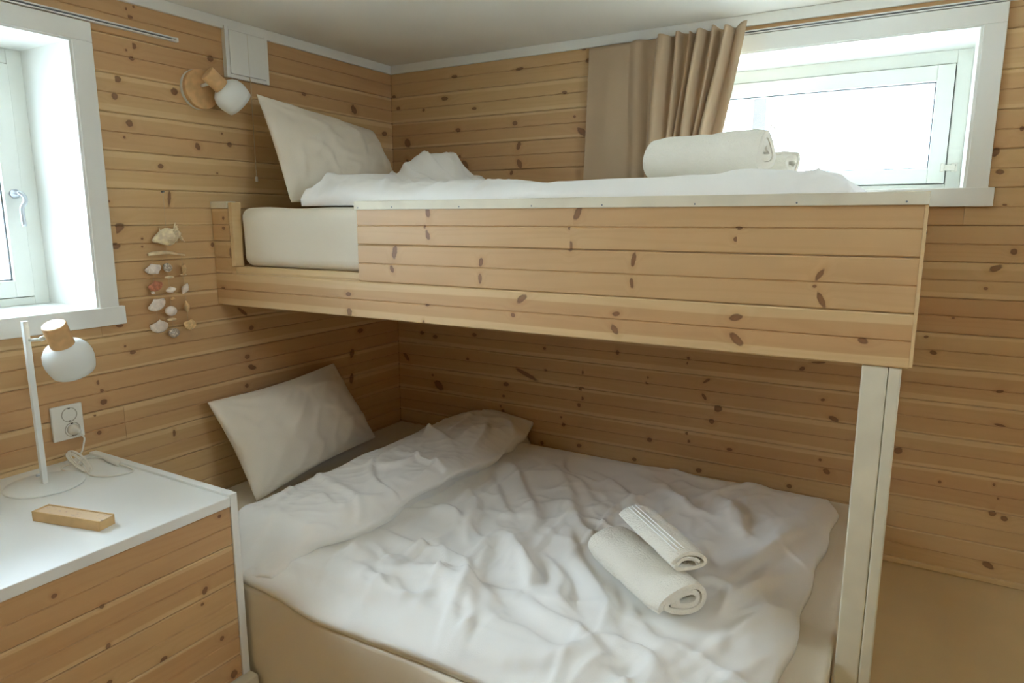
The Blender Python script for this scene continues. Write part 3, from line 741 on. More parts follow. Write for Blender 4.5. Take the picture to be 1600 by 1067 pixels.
# the folded-back top of the duvet
def fl_x(v):
    return 0.412 - 0.02 * v + 0.008 * np.sin(v * 8), 0.700 + 0.095 * sstep(0, .22, v) + 0.012 * np.sin(v * 11 + 1) + 0.006 * np.sin(v * 29) - 0.05 * sstep(.86, 1.0, v)
def fl_pos(u, v):
    # u across from the head edge to the loose edge, v from the front to the wall
    xl, xr = fl_x(v)
    y = -1.385 + 1.345 * v - 0.02 * np.sin(u * 3.1) * sstep(.2, 0, v) + 0.05 * (u - .3) * sstep(.85, 1, v)
    return xl + (xr - xl) * u, y
def fl_h(x, y):
    v = (y + 1.385) / 1.345
    xl, xr = fl_x(v)
    u = np.clip((x - xl) / (xr - xl), 0, 1)
    e = np.minimum(u * 5, (1 - u) * 7).clip(0, 1)
    ev = np.minimum((v + .02) * 9, (1.02 - v) * 14).clip(0, 1)
    soft = 0.016 * folds(x + .25 * y, y * .35, 4.6, 205, .14, .42) * sstep(-.8, .4, wnoise(x, y, 2, 206)) + 0.016 * folds(y * .7 + x * .7, (x - y) * .4, 3.4, 215, .12, .42) * sstep(-.8, .4, wnoise(x, y, 1.8, 207)) + 0.003 * folds(x, y, 9, 225, .2, .4)
    lip = 0.010 * np.sin(v * 17 + 2 * np.sin(v * 7)) * sstep(.7, 1, u)
    z = 0.536 + 0.024 * np.sqrt(e) * (0.4 + .6 * ev) + 0.018 * np.sin(np.pi * u) + (soft + 0.007 * wnoise(x, y, 2.2, 71)) * (.4 + .6 * e * ev) + lip
    return z - 0.030 * sstep(.10, 0, u) - 0.075 * sstep(.10, -.01, v) * (1 - .3 * np.sin(u * 7))
Gf = cloth_grid(60, 160, fl_pos, fl_h)
O('turned_back_fold', sheet_mesh(Gf, [(-0.003, -0.006), (0.001, -0.016), (0.014, -0.028), (0.045, -0.040)], MT + 0.003), LINEN, duvet, smooth=True)

# upper bunk ---------------------------------------------------------
UM = 1.437
def um_disp(V):
    f = sstep(-.90, -.93, V[:, 1])
    V[:, 1] += f * 0.004 * wnoise(V[:, 0], V[:, 2], 4.0, 12)
    V[:, 2] += sstep(UM - .02, UM, V[:, 2]) * 0.004 * wnoise(V[:, 0], V[:, 1], 3.0, 13)
    return V
tag(O('mattress', round_box(0.108, 2.070, -0.942, -0.010, 1.2425, UM, 0.034, 0.03, um_disp), SHEET, smooth=True), 'narrow mattress in a cream sheet on the upper bunk', 'mattress')
def ud_pos(u, v):
    x0 = 0.405 + 0.03 * np.sin(v * 7) * v; x1 = 1.965 + 0.01 * np.sin(v * 12)
    y0 = -0.934 + 0.004 * np.sin(u * 13); y1 = -0.098
    return x0 + (x1 - x0) * u, y0 + (y1 - y0) * v
def ud_base(x, y):
    ex0 = x - 0.40; ex1 = 1.97 - x; ey = np.minimum(y + 0.937, -0.093 - y)
    e = np.minimum(np.minimum(ex0 * 1.4, ex1 * 1.2), ey * 1.2)
    loft = (0.048 + 0.026 * sstep(.85, .58, x)) * np.sqrt(np.clip(e / 0.085, 0, 1))
    hump = 0.115 * np.exp(-((x - 0.525) / 0.105) ** 2 - ((y + 0.38) / 0.17) ** 2)
    return UM + 0.014 + loft + hump * sstep(0, .12, e) + 0.004 * wnoise(x, y, 2.4, 81) * sstep(0, .1, e)
def ud_h(x, y):
    e = np.minimum(np.minimum(x - .40, 1.97 - x), np.minimum(y + .937, -.093 - y))
    k = sstep(0, .09, e)
    press = sstep(1.36, 1.42, x) * sstep(1.82, 1.76, x) * sstep(-.66, -.60, y)
    fr = (1 - press) * (0.012 * folds(x - .3 * y, y * .4, 4.2, 301, .12, .36) * sstep(-.8, .4, wnoise(x, y, 1.6, 302)) + 0.013 * folds(x + .5 * y, y * .6, 6.5, 311, .14, .36) * sstep(.95, .6, x) + 0.007 * folds(x, y * .5, 7.5, 331, .14, .4) * sstep(1.78, 1.88, x))
    return ud_base(x, y) + fr * (.45 + .55 * k) * (1 + .5 * sstep(.9, .6, x))
Gu = cloth_grid(180, 100, ud_pos, ud_h)
tag(O('duvet', sheet_mesh(Gu, [(-0.003, -0.006), (-0.001, -0.2)], UM + 0.0045), LINEN, smooth=True), 'white duvet lying along the upper bunk behind the rail', 'duvet')

# pillows ------------------------------------------------------------
def pillow(name, TL, TR, BL, BR, thick, mat, label, seed, sag=0.0):
    TL, TR, BL, BR = (np.array(p, float) for p in (TL, TR, BL, BR))
    n1, n2 = 56, 44
    u, v = np.meshgrid(np.linspace(-1, 1, n1), np.linspace(-1, 1, n2), indexing='ij')
    # sides pulled in between the pointed corners
    pu = u * (1 - 0.055 * (1 - v ** 2) ** 1.5 * np.abs(u) ** 3); pv = v * (1 - 0.075 * (1 - u ** 2) ** 1.5 * np.abs(v) ** 3)
    a, b = (pu + 1) / 2, (pv + 1) / 2
    P = ((1 - a) * (1 - b))[..., None] * BL + (a * (1 - b))[..., None] * BR + ((1 - a) * b)[..., None] * TL + (a * b)[..., None] * TR
    nrm = np.cross(TR - BL, TL - BR); nrm /= np.linalg.norm(nrm)
    if nrm[0] < 0: nrm = -nrm
    prof = ((1 - u ** 2).clip(0) ** 0.55) * ((1 - (v + sag * (1 - v ** 2)) ** 2).clip(0) ** 0.55)
    wr = wnoise(u, v, 0.9, seed) * 0.10 + wnoise(u * 1.3, v, 2.2, seed + 3) * 0.035
    edge = np.exp(-((1 - np.abs(v)) / 0.10) ** 2) * (1 - u ** 2) + np.exp(-((1 - np.abs(u)) / 0.08) ** 2) * (1 - v ** 2)
    gather = edge * (np.sin(u * 21 + seed + 2 * np.sin(v * 3)) * np.sin(v * 17 + seed)) * 0.05
    # creases that run from the corners to the middle
    cr = 0
    rs = np.random.RandomState(seed + 9)
    for cu, cv in ((-1, -1), (1, -1), (-1, 1), (1, 1)):
        ang = np.arctan2(v - cv, u - cu); rr = np.hypot(u - cu, v - cv)
        cr = cr + np.sin(ang * 15 + rs.uniform(0, 6)) * np.exp(-((rr - .42) / .28) ** 2) * 0.032
    cr = cr + 0.11 * (folds(u * .30 + v * .12, v * .2 - u * .05, 3.0, seed + 40, .16, .4) - .35) + 0.05 * (folds(u * .3 - v * .2, v * .25, 5.5, seed + 50, .18, .4) - .35)
    th = thick / 2 * (prof * (1 + wr) + (gather + cr) * (prof > 0.02) * np.sqrt(prof + 1e-6))
    front = P + nrm * th[..., None]
    back = P - nrm * (thick / 2 * prof * 0.8)[..., None]
    V = [tuple(p) for p in front.reshape(-1, 3)]
    idx = np.arange(n1 * n2).reshape(n1, n2)
    F = grid_faces(n1, n2)
    bidx = idx.copy()
    for i in range(1, n1 - 1):
        for j in range(1, n2 - 1):
            bidx[i, j] = len(V); V.append(tuple(back[i, j]))
    for i in range(n1 - 1):
        for j in range(n2 - 1):
            F.append((bidx[i, j], bidx[i, j + 1], bidx[i + 1, j + 1], bidx[i + 1, j]))
    return tag(O(name, (V, F), mat, smooth=True, subsurf=1), label, 'pillow')
pillow('pillow', (0.062, -1.085, 0.792), (0.060, -0.485, 0.820), (0.262, -1.070, 0.468), (0.150, -0.345, 0.472), 0.19, PILLOWM, 'plump cream pillow leaning in the lower bed against the wall', 3, 0.12)
pillow('pillow', (0.112, -0.842, 1.822), (0.070, -0.208, 1.768), (0.300, -0.885, 1.452), (0.245, -0.215, 1.465), 0.17, PILLOWM, 'plump cream pillow leaning at the head of the upper bunk', 8, 0.12)

# towels -------------------------------------------------------------
def rolled_towel(center, axis, length, width, height, turns, thick, label, mat, seed, tilt=0.0, group=None, gap=1.12):
    """a flattened roll: spiral of thick terry cloth along a horizontal axis; center = middle of its underside"""
    ax = Vector(axis).normalized(); side = Vector((0, 0, 1)).cross(ax).normalized(); up = ax.cross(side)
    c = Vector(center)
    hw, hh = width / 2 - thick / 2, height / 2 - thick / 2
    pitch = thick * gap; rz0 = max(thick * .45, hh - turns * pitch)
    n = int(46 * turns)
    m = 22
    rs = np.random.RandomState(seed)
    ph = rs.uniform(0, 6.28, 4)
    V, F = [], []
    for j in range(m + 1):
        s = -1 + 2 * j / m
        lx = length / 2 * s
        endr = 1 - 0.10 * abs(s) ** 6
        for k in range(n + 1):
            t = k / n
            th = tilt + turns * 2 * math.pi * t
            rz = rz0 + (hh - rz0) * t; rx = rz + (hw - hh) * (.75 + .25 * t); f = rz / hh
            wob = 1 + 0.03 * math.sin(3 * th + ph[0] + 2 * s) + 0.02 * math.sin(5 * s + ph[1] + th)
            lj = lx + length * 0.012 * math.sin(th * 2 + ph[2]) + length * .02 * (1 - f) * (1 if s > 0 else -1) * -1
            for q, o in ((0, -thick / 2 * .92), (1, thick / 2 * .92)):
                cx, cz = math.cos(th), math.sin(th)
                nx, nz = cx / max(rx, 1e-4), cz / max(rz, 1e-4); nl = math.hypot(nx, nz)
                p = c + ax * lj + side * ((rx * cx * wob + o * nx / nl) * endr) + up * (height / 2 + (rz * cz * wob + o * nz / nl) * endr)
                V.append(tuple(p))
    row = (n + 1) * 2
    def vi(j, k, q): return j * row + k * 2 + q
    for j in range(m):
        for k in range(n):
            F.append((vi(j, k, 1), vi(j, k + 1, 1), vi(j + 1, k + 1, 1), vi(j + 1, k, 1)))
            F.append((vi(j, k, 0), vi(j + 1, k, 0), vi(j + 1, k + 1, 0), vi(j, k + 1, 0)))
        F.append((vi(j, 0, 0), vi(j, 0, 1), vi(j + 1, 0, 1), vi(j + 1, 0, 0)))
        F.append((vi(j, n, 0), vi(j + 1, n, 0), vi(j + 1, n, 1), vi(j, n, 1)))
    for k in range(n):
        F.append((vi(0, k, 0), vi(0, k + 1, 0), vi(0, k + 1, 1), vi(0, k, 1)))
        F.append((vi(m, k, 0), vi(m, k, 1), vi(m, k + 1, 1), vi(m, k + 1, 0)))
    V = np.array(V)
    V[:, 2] += 0.0012 * wnoise(V[:, 0], V[:, 1], 18, seed)
    return tag(O('rolled_towel', (V.tolist(), F), mat, smooth=True, bevel=0.004), label, 'towel', group), V

AXL = (0.80, -0.60, 0)
rolled_towel((1.572, -0.955, 0.487), AXL, 0.335, 0.162, 0.100, 2.2, 0.0155, 'thick rolled bath towel lying on the crumpled lower duvet', TERRY, 2, tilt=2.2)
ht, hv = rolled_towel((1.604, -0.935, 0.5865), (0.72, -0.69, 0), 0.275, 0.120, 0.066, 1.55, 0.0105, 'small folded hand towel on top of the rolled bath towel', TERRY, 5, tilt=-0.6, gap=1.5)
hax = Vector((0.72, -0.69, 0)).normalized(); hsd = Vector((0, 0, 1)).cross(hax).normalized()
for q, ang in enumerate((62, 72, 82)):
    a = R(ang); pts = []
    for k in range(13):
        s_ = -0.46 + 0.92 * k / 12
        pts.append(Vector((1.604, -0.935, 0.5865 + 0.033)) + hax * (0.275 * s_) - hsd * (0.0605 * math.cos(a)) + Vector((0, 0, 0.0335 * math.sin(a))))
    O('woven_stripe', tube(pts, 0.0016, 6), LINEN, ht, smooth=True)
AXU = (0.975, -0.22, 0)
rolled_towel((1.565, -0.52, 1.505), AXU, 0.34, 0.150, 0.140, 2.3, 0.021, 'big rolled white bath towel on the upper bunk before the curtain', TERRY, 9, tilt=2.6)
rolled_towel((1.600, -0.345, 1.505), AXU, 0.35, 0.125, 0.092, 1.8, 0.018, 'rolled towel peeking out behind the big roll on the upper bunk', TERRY, 14, tilt=2.4)

# ------------------------------------------------------------------ dresser
DT, DX, DY0, DY1 = 0.7075, 0.645, -2.45, -1.425
dr = empty('dresser', (0.33, -1.94, 0.0), 'white framed dresser with a front of pine boards under the left window', 'dresser')
O('top', bx(0.003, DX, DY0, DY1 - 0.022, DT - 0.026, DT), DRESSW, dr, bevel=0.002)
O('side_panel', bx(0.003, DX, DY1 - 0.0215, DY1, 0.206, DT + 0.006), DRESSW, dr, bevel=0.002)
O('side_panel', bx(0.003, DX, DY0 - 0.022, DY0 - 0.0005, 0.206, DT + 0.006), DRESSW, dr, bevel=0.002)
O('carcass', bx(0.006, DX - 0.02, DY0 + .001, DY1 - 0.023, 0.206, DT - 0.027), PINE0, dr)
z = DT - 0.0265
k = 0
while z > 0.22:
    z0 = z - 0.1035
    plank(dr, 'y', DY0 + .001, DY1 - 0.0225, z0, DX - 0.004, 0.1035, v0=max(0.0, 0.2065 - z0), knots=KN_DRESSER, t=0.0145, sap=(0.0, 0.012, -.01, 0.008, 0.0)[k % 5])
    z = z0; k += 1
O('plinth', bx(0.003, DX + 0.030, DY0 - 0.02, DY1 + 0.002, 0.001, 0.2055), WHITEWASH, dr, bevel=0.002)

# ------------------------------------------------------------------ desk lamp
ZT = DT + 0.0003
def shade_profile(s=1.0):
    out = [(0.026, 0.0), (0.034, 0.002), (0.045, 0.010), (0.0525, 0.022), (0.0555, 0.036), (0.0555, 0.050), (0.053, 0.064), (0.049, 0.078)]
    inn = [(r - 0.0025, h) for r, h in out[::-1]]
    return [(r * s, h * s) for r, h in out + inn]
def lamp_head(parent, at, axis, s=1.0, caplen=0.058, capr=0.0275):
    ax = Vector(axis).normalized(); at = Vector(at)
    cap = O('wood_cap', lathe([(0.0, 0.0), (capr * .94, 0.0), (capr, 0.002), (capr, caplen)], at, ax, 36, cap1=True), ALDER, parent, smooth=True)
    e = cap.modifiers.new('edges', 'EDGE_SPLIT'); e.split_angle = R(40)
    sh = O('lamp_shade', lathe(shade_profile(s), at + ax * (caplen - 0.004), ax, 44), LAMPW, parent, smooth=True)
    O('bulb', lathe([(0.0, 0.0), (0.012, 0.0), (0.013, 0.012), (0.020, 0.030), (0.021, 0.042), (0.015, 0.054), (0.0, 0.059)], at + ax * (caplen + 0.001), ax, 20), PLASTIC, sh, smooth=True)
    return cap
LB = (0.156, -1.642)
lamp = empty('desk_lamp', (LB[0], LB[1], ZT), 'white desk lamp with a wooden cap standing on the dresser', 'lamp')
O('base', lathe([(0.0, 0.0), (0.090, 0.0), (0.0915, 0.002), (0.0915, 0.004), (0.090, 0.0055), (0.0, 0.0058)], (LB[0], LB[1], ZT), (0, 0, 1), 64), LAMPW, lamp, smooth=True)
O('pole', bx(LB[0] - .0065, LB[0] + .0065, LB[1] - .0065, LB[1] + .0065, ZT + .0058, 1.146), LAMPW, lamp, bevel=0.001)
O('screw', lathe([(0.004, 0), (0.004, 0.008), (0.003, 0.009)], (LB[0] - .0065, LB[1] - .006, ZT + .03), (-.3, -1, 0), 12, cap1=True), CHROME, lamp, smooth=True)
hdir = Vector((0.863, 0.505, 0))
hat = Vector((LB[0], LB[1], 1.098)) + hdir * 0.062
axd = Vector((-0.20, 0.33, -0.83)).normalized()
O('arm', J(tube([Vector((LB[0], LB[1], 1.097)) + hdir * .0066, Vector((LB[0], LB[1], 1.100)) + hdir * 0.040], 0.0042, 12), tube([Vector((LB[0], LB[1], 1.100)) + hdir * 0.036, Vector((LB[0], LB[1], 1.106)) + hdir * .050], 0.0062, 12)), LAMPW, lamp, smooth=True)
lamp_head(lamp, hat + Vector((0.012, 0.004, 0.040)), axd, 1.06, 0.066, 0.0285)
ZC = ZT + 0.0026
# lead: along the dresser to a small bundle, round to the switch, and up to the socket
lead = smooth_path([(LB[0] - .02, LB[1] + .086, ZC), (0.075, -1.560, ZC), (0.060, -1.535, ZC + .002), (0.090, -1.520, ZC + .004), (0.150, -1.535, ZC + .004), (0.200, -1.545, ZC), (0.250, -1.520, ZC), (0.265, -1.475, ZC), (0.238, -1.458, ZC), (0.185, -1.4605, ZC + .004)], 8)
O('lead', tube(lead, 0.0024, 8), PLASTIC, lamp, smooth=True)
O('lead_switch', tube([(0.186, -1.461, ZT + .0075), (0.180, -1.4605, ZT + .0085), (0.115, -1.4545, ZT + .0085), (0.108, -1.454, ZT + .0075)], [0.005, 0.0085, 0.0085, 0.005], 14), PLASTIC, lamp, smooth=True)
lead2 = smooth_path([(0.108, -1.454, ZC + .004), (0.070, -1.452, ZC), (0.045, -1.475, ZC), (0.065, -1.510, ZC + .004), (0.140, -1.540, ZC + .006)], 8)
O('lead', tube(lead2, 0.0024, 8), PLASTIC, lamp, smooth=True)
# the bundle: the lead wound to a long loop several times, standing a little
B0 = Vector((0.120, -1.533, ZT + .022))
bd = Vector((0.82, 0.02, -0.30)).normalized(); bs = Vector((0.05, 0.72, 0.62)).normalized()
coil = []
for k in range(110):
    a = 2 * math.pi * k / 26
    j = 1 + 0.18 * math.sin(k * 0.21)
    coil.append(B0 + bd * (0.050 * math.cos(a) * j) + bs * (0.0115 * math.sin(a) * j + 0.004 * math.sin(k * .13)) + Vector((0, 0, 1)) * 0.0)
for p in coil: p.z = max(p.z, ZC)
O('lead_bundle', tube(coil, 0.0024, 7), PLASTIC, lamp, smooth=True)
O('twist_tie', tube([B0 + bs * (0.015 * math.cos(a)) + bs.cross(bd) * (0.008 * math.sin(a)) + bd * .004 for a in [2 * math.pi * i / 20 for i in range(21)]], 0.0016, 6), PLASTIC, lamp)
SO = (0.797, -1.4875)     # lower socket: z, y
lead3 = smooth_path([B0 + bd * -.045 + Vector((0, 0.003, .004)), (0.068, -1.502, ZT + .030), (0.055, -1.483, ZT + .055), (0.045, -1.476, SO[0] - .022), (0.036, -1.482, SO[0] - .010), (0.032, SO[1], SO[0])], 8)
O('lead', tube(lead3, 0.0024, 8), PLASTIC, lamp, smooth=True)
O('plug', lathe([(0.0, 0.003), (0.0155, 0.003), (0.0155, 0.014), (0.010, 0.022), (0.006, 0.034), (0.0035, 0.036)], (0.004, SO[1], SO[0]), (1, .15, -.1), 24, cap1=True), PLASTIC, lamp, smooth=True)

# ------------------------------------------------------------------ socket
so = empty('wall_socket', (0.0, -1.497, 0.769), 'square white double wall socket above the dresser', 'socket')
plate = O('plate', bx(0.0004, 0.010, -1.540, -1.454, 0.769, 0.871), PLASTIC, so, bevel=0.003)
for z in (0.842, SO[0]):
    O('socket_well', lathe([(0.0215, 0.0), (0.0215, 0.0012), (0.0195, 0.0012), (0.0195, -0.004), (0.0, -0.004)], (0.0102, SO[1] if z < .82 else -1.492, z), (1, 0, 0), 30), plain('socket_inside', srgb(188, 180, 160), .5), so, smooth=False)
    for dy in (-.009, .009):
        O('hole', lathe([(0.0028, 0), (0.0028, .0004)], (0.0063, (SO[1] if z < .82 else -1.492) + dy, z), (1, 0, 0), 10, cap1=True), DARK, so)
    for dz in (-.0185, .0185):
        O('earth_clip', bx(0.0066, 0.0112, (SO[1] if z < .82 else -1.492) - .003, (SO[1] if z < .82 else -1.492) + .003, z + dz - .0015, z + dz + .0015), DARK, so)

# ------------------------------------------------------------------ pencil box
pb = empty('pencil_box', (0.46, -1.725, ZT), 'long narrow wooden box with a sliding lid lying on the dresser', 'box')
pa = math.atan2(0.046, 0.186)
def pbx(name, x0, x1, y0, y1, z0, z1, mat, parent, bevel=0.0006):
    V, F = bx(x0, x1, y0, y1, z0, z1)
    ca, sa = math.cos(pa), math.sin(pa)
    V = [(0.457 + x * ca - y * sa, -1.726 + x * sa + y * ca, ZT + zz) for x, y, zz in V]
    return O(name, (V, F), mat, parent, bevel=bevel)
pbx('side', -.098, .098, -.022, -.0185, 0, .024, BOXW, pb); pbx('side', -.098, .098, .0185, .022, 0, .024, BOXW, pb)
pbx('end', -.098, -.094, -.0183, .0183, 0, .024, BOXW, pb); pbx('end', .094, .098, -.0183, .0183, 0, .0195, BOXW, pb)
pbx('bottom', -.0938, .0938, -.0183, .0183, 0.0002, .003, BOXW, pb)
m_, t_, b_ = nt('printed_lid')
co_ = nd(t_, 'ShaderNodeTexCoord').outputs['Object']
pr = noise(t_, co_, 110.0, 2); pr2 = noise(t_, vmath(t_, 'ADD', co_, (3, 1, 2)), 90.0, 2)
cc = mixc(t_, math_(t_, 'MULTIPLY', remap(t_, pr, .60, .70), .35), srgb(228, 198, 158), srgb(150, 120, 150))
cc = mixc(t_, math_(t_, 'MULTIPLY', remap(t_, pr2, .62, .72), .30), cc, srgb(190, 120, 110))
t_.links.new(cc, b_.inputs['Base Color']); setin(b_, Roughness=0.5)
pbx('lid', -.0935, .0975, -.0183, .0183, .0198, .0222, m_, pb)

# ------------------------------------------------------------------ wall lamp
wlz, wly = 1.820, -0.981
wlm = empty('wall_lamp', (0.0, wly, wlz - .063), 'round wooden wall lamp with a white shade above the upper bunk', 'lamp')
O('back_ring', lathe([(0.0, 0.0), (0.0635, 0.0), (0.0635, 0.012), (0.0, 0.012)], (0.0003, wly, wlz), (1, 0, 0), 56), LAMPW, wlm)
O('wood_disc', lathe([(0.0, 0.0), (0.0630, 0.0), (0.0630, 0.012), (0.0615, 0.0145), (0.0, 0.0146)], (0.0125, wly, wlz), (1, 0, 0), 64), ALDER, wlm)
wax = Vector((0.16, 0.78, -0.64)).normalized()
wat = Vector((0.080, -1.000, 1.862))
O('arm', tube([(0.0272, wly - .002, wlz + .010), (0.055, wly - .004, wlz + .012), (0.066, wly - .002, wlz + .014)], 0.0055, 12), LAMPW, wlm, smooth=True)
lamp_head(wlm, wat, wax, 0.98, 0.062, 0.0255)

# ------------------------------------------------------------------ vent box with a pull cord
vb = empty('vent_cover', (0.0, -0.787, 1.877), 'flat white square vent cover under the ceiling trim', 'vent')
O('cover_frame', J(bx(.0126, .0205, -.876, -.862, 1.877, 2.042), bx(.0126, .0205, -.712, -.698, 1.877, 2.042), bx(.0126, .0205, -.862, -.712, 1.877, 1.890), bx(.0126, .0205, -.862, -.712, 2.032, 2.042)), WHITE, vb, bevel=.0012)
O('cover_plate', bx(.0126, .0222, -.8612, -.7128, 1.8908, 2.0312), WHITE, vb, bevel=.001)
O('cover_back', bx(.0003, .0125, -.874, -.700, 1.879, 2.0322), WHITE, vb)
O('centre_seam', bx(.0223, .0228, -.7868, -.786, 1.893, 2.029), WHITEWASH, vb)
cord = O('pull_cord', tube([(0.024, -0.787, 1.8895), (0.027, -0.787, 1.870), (0.027, -0.788, 1.70), (0.027, -0.788, 1.550)], 0.0015, 6), STRING, vb)
O('cord_pull', bx(0.0235, 0.0305, -.7915, -.7845, 1.533, 1.551), PLASTIC, cord, bevel=.001)

# ------------------------------------------------------------------ curtain tracks and curtain
def track(name, label, p0, p1, wall):
    if wall == 'left':
        y0, y1, z = p0, p1, 1.959
        r = empty(name, (0.0, (y0 + y1) / 2, z), label, 'curtain track')
        O('rail', J(bx(.0003, .014, y0, y1, z - .006, z - .0025), bx(.0003, .014, y0, y1, z + .0025, z + .006), bx(.0003, .003, y0, y1, z - .0025, z + .0025)), WHITE, r)
        O('slot', bx(.0031, .0095, y0, y1 - .012, z - .0023, z + .0023), GREY, r)
        O('end_cap', bx(.0003, .0145, y1, y1 + .008, z - .0068, z + .0068), WHITE, r, bevel=.001)
    else:
        x0, x1, z = p0, p1, 2.0125
        r = empty(name, ((x0 + x1) / 2, 0.0, z), label, 'curtain track')
        O('rail', J(bx(x0, x1, -.014, -.0003, z - .006, z - .0025), bx(x0, x1, -.014, -.0003, z + .0025, z + .006), bx(x0, x1, -.003, -.0003, z - .0025, z + .0025)), WHITE, r)
        O('slot', bx(x0, x1 - .01, -.0095, -.0031, z - .0023, z + .0023), GREY, r)
        O('end_cap', bx(x1, x1 + .008, -.0145, -.0003, z - .0068, z + .0068), WHITE, r, bevel=.001)
track('curtain_track', 'white curtain track on the left wall above the window', -2.62, -1.053, 'left')
track('curtain_track', 'white curtain track along the back wall holding the taupe curtain', 0.99, 2.33, 'back')

nu, nz = 280, 50
uu, vv = np.meshgrid(np.linspace(0, 1, nu), np.linspace(0, 1, nz), indexing='ij')    # v: 0 at the top
# folds: place along the curtain at the top and at the bottom, how far it stands out, half width
FOLDS = [(0.20, 0.16, .006, .10, .10), (0.345, 0.43, .014, .05, .05), (0.505, 0.565, .046, .040, .050), (0.60, 0.645, .030, .016, .024), (0.665, 0.70, .026, .014, .02), (0.735, 0.745, .046, .026, .034),
         (0.815, 0.80, .034, .016, .022), (0.885, 0.865, .048, .026, .036), (1.0, 0.99, .034, .062, .075)]
dep = 0 * uu
for st, sb, d, w0, w1_ in FOLDS:
    cc_ = st + (sb - st) * vv ** 1.15 + 0.008 * np.sin(vv * 5 + st * 30)
    ww = w0 + (w1_ - w0) * vv
    q = (uu - cc_) / ww
    dep = np.maximum(dep, 1.35 * d * np.exp(-(np.abs(q) ** 2.6)))
dep = dep + 0.004 * np.sin(vv * 9 + uu * 14) * sstep(.3, .6, uu) * sstep(.5, 1, vv)
ztop = 2.026 + 0.10 * dep + 0.006 * np.sin(uu * 33) * sstep(.4, .5, uu)
Zc = ztop + (1.452 - ztop) * vv
Xr = 1.552 - 0.105 * vv ** 1.1
Xl = 0.975 - 0.014 * vv
Xc = Xl + (Xr - Xl) * uu
Yc = -0.026 - dep - 0.008 * vv
Gc = np.stack([Xc, Yc, Zc], -1)
V = [tuple(p) for p in Gc.reshape(-1, 3)]; F = grid_faces(nu, nz)
cu = O('curtain', (V, F), CURT, smooth=True)
sm = cu.modifiers.new('thickness', 'SOLIDIFY'); sm.thickness = 0.0022; sm.offset = 0
tag(cu, 'gathered taupe curtain covering the left end of the back window', 'curtain')

# ------------------------------------------------------------------ shell wind chime
ch = empty('shell_wind_chime', (0.02, -1.155, 1.02), 'hanging chime of seashells and driftwood on the left wall', 'wind chime')
CX = 0.024
CONCH = plain('conch_shell', srgb(244, 222, 184), 0.5, 0.18, 60)
SHELLW = plain('shell_white', srgb(244, 230, 216), 0.4, 0.08, 60)
SHELLP = plain('shell_pink', srgb(205, 136, 104), 0.4, 0.22, 90)
SHELLO = plain('shell_orange', srgb(232, 196, 140), 0.4, 0.15, 70)
SPECK = plain('shell_speckled', srgb(196, 184, 168), 0.4, 0.40, 170)
DRIFT = plain('driftwood', srgb(230, 208, 168), 0.8, 0.12, 50)
O('nail', lathe([(0.003, 0), (0.003, .012)], (0.0003, -1.139, 1.487), (1, 0, 0), 8, cap1=True), GREY, ch)
O('string', tube([(0.008, -1.139, 1.4855), (CX - .004, -1.148, 1.375)], 0.0007, 5), STRING, ch)
# conch: a spindle with a row of spikes
prof = [(0.0, -.052), (0.006, -.046), (0.014, -.034), (0.022, -.018), (0.027, 0.0), (0.026, 0.012), (0.019, 0.026), (0.014, 0.034), (0.008, 0.044), (0.0, 0.050)]
cax = Vector((0.05, 0.96, 0.22)).normalized()
cv, cf = lathe(prof, (CX + .006, -1.153, 1.346), cax, 28)
cv = np.array(cv); cc0 = np.array((CX + .006, -1.153, 1.346))
lump = 1 + 0.12 * np.sin(cv[:, 2] * 420 + cv[:, 1] * 150) * np.sin(cv[:, 1] * 330)
cv = cc0 + (cv - cc0) * np.stack([np.ones_like(lump), np.ones_like(lump), lump], 1)
cv[:, 0] = np.maximum(cv[:, 0], 0.002)
conch = O('conch', (cv.tolist(), cf), CONCH, ch, smooth=True)
e1, e2, _ = frame_from_axis(cax)
for i in range(22):
    a = i * 2.4; h = (-0.020, 0.004, 0.022, 0.034)[i % 4]; r = (0.021, 0.025, 0.019, 0.012)[i % 4]
    d = (e1 * math.cos(a) + e2 * math.sin(a) + cax * 0.45).normalized()
    p = Vector(cc0) + cax * h + d * (r * .85)
    tip = p + d * (0.013 + 0.006 * (i % 3))
    if min(p.x, tip.x) < 0.004: continue
    O('spike', tube([p, (p + tip) / 2 + Vector((0, 0, .001)), tip], [0.0042, 0.0026, 0.0008], 7), CONCH, conch, smooth=True)
O('string', tube([(CX, -1.152, 1.330), (CX, -1.156, 1.296)], 0.0007, 5), STRING, ch)
dp = smooth_path([(CX, -1.218, 1.292), (CX, -1.196, 1.2945), (CX, -1.157, 1.296), (CX, -1.120, 1.290), (CX, -1.092, 1.285)], 5)
O('driftwood', tube(dp, [0.0035 + 0.0028 * math.sin(math.pi * min(1, i / (len(dp) - 1) * 1.15 + .12)) for i in range(len(dp))], 10), DRIFT, ch, smooth=True)

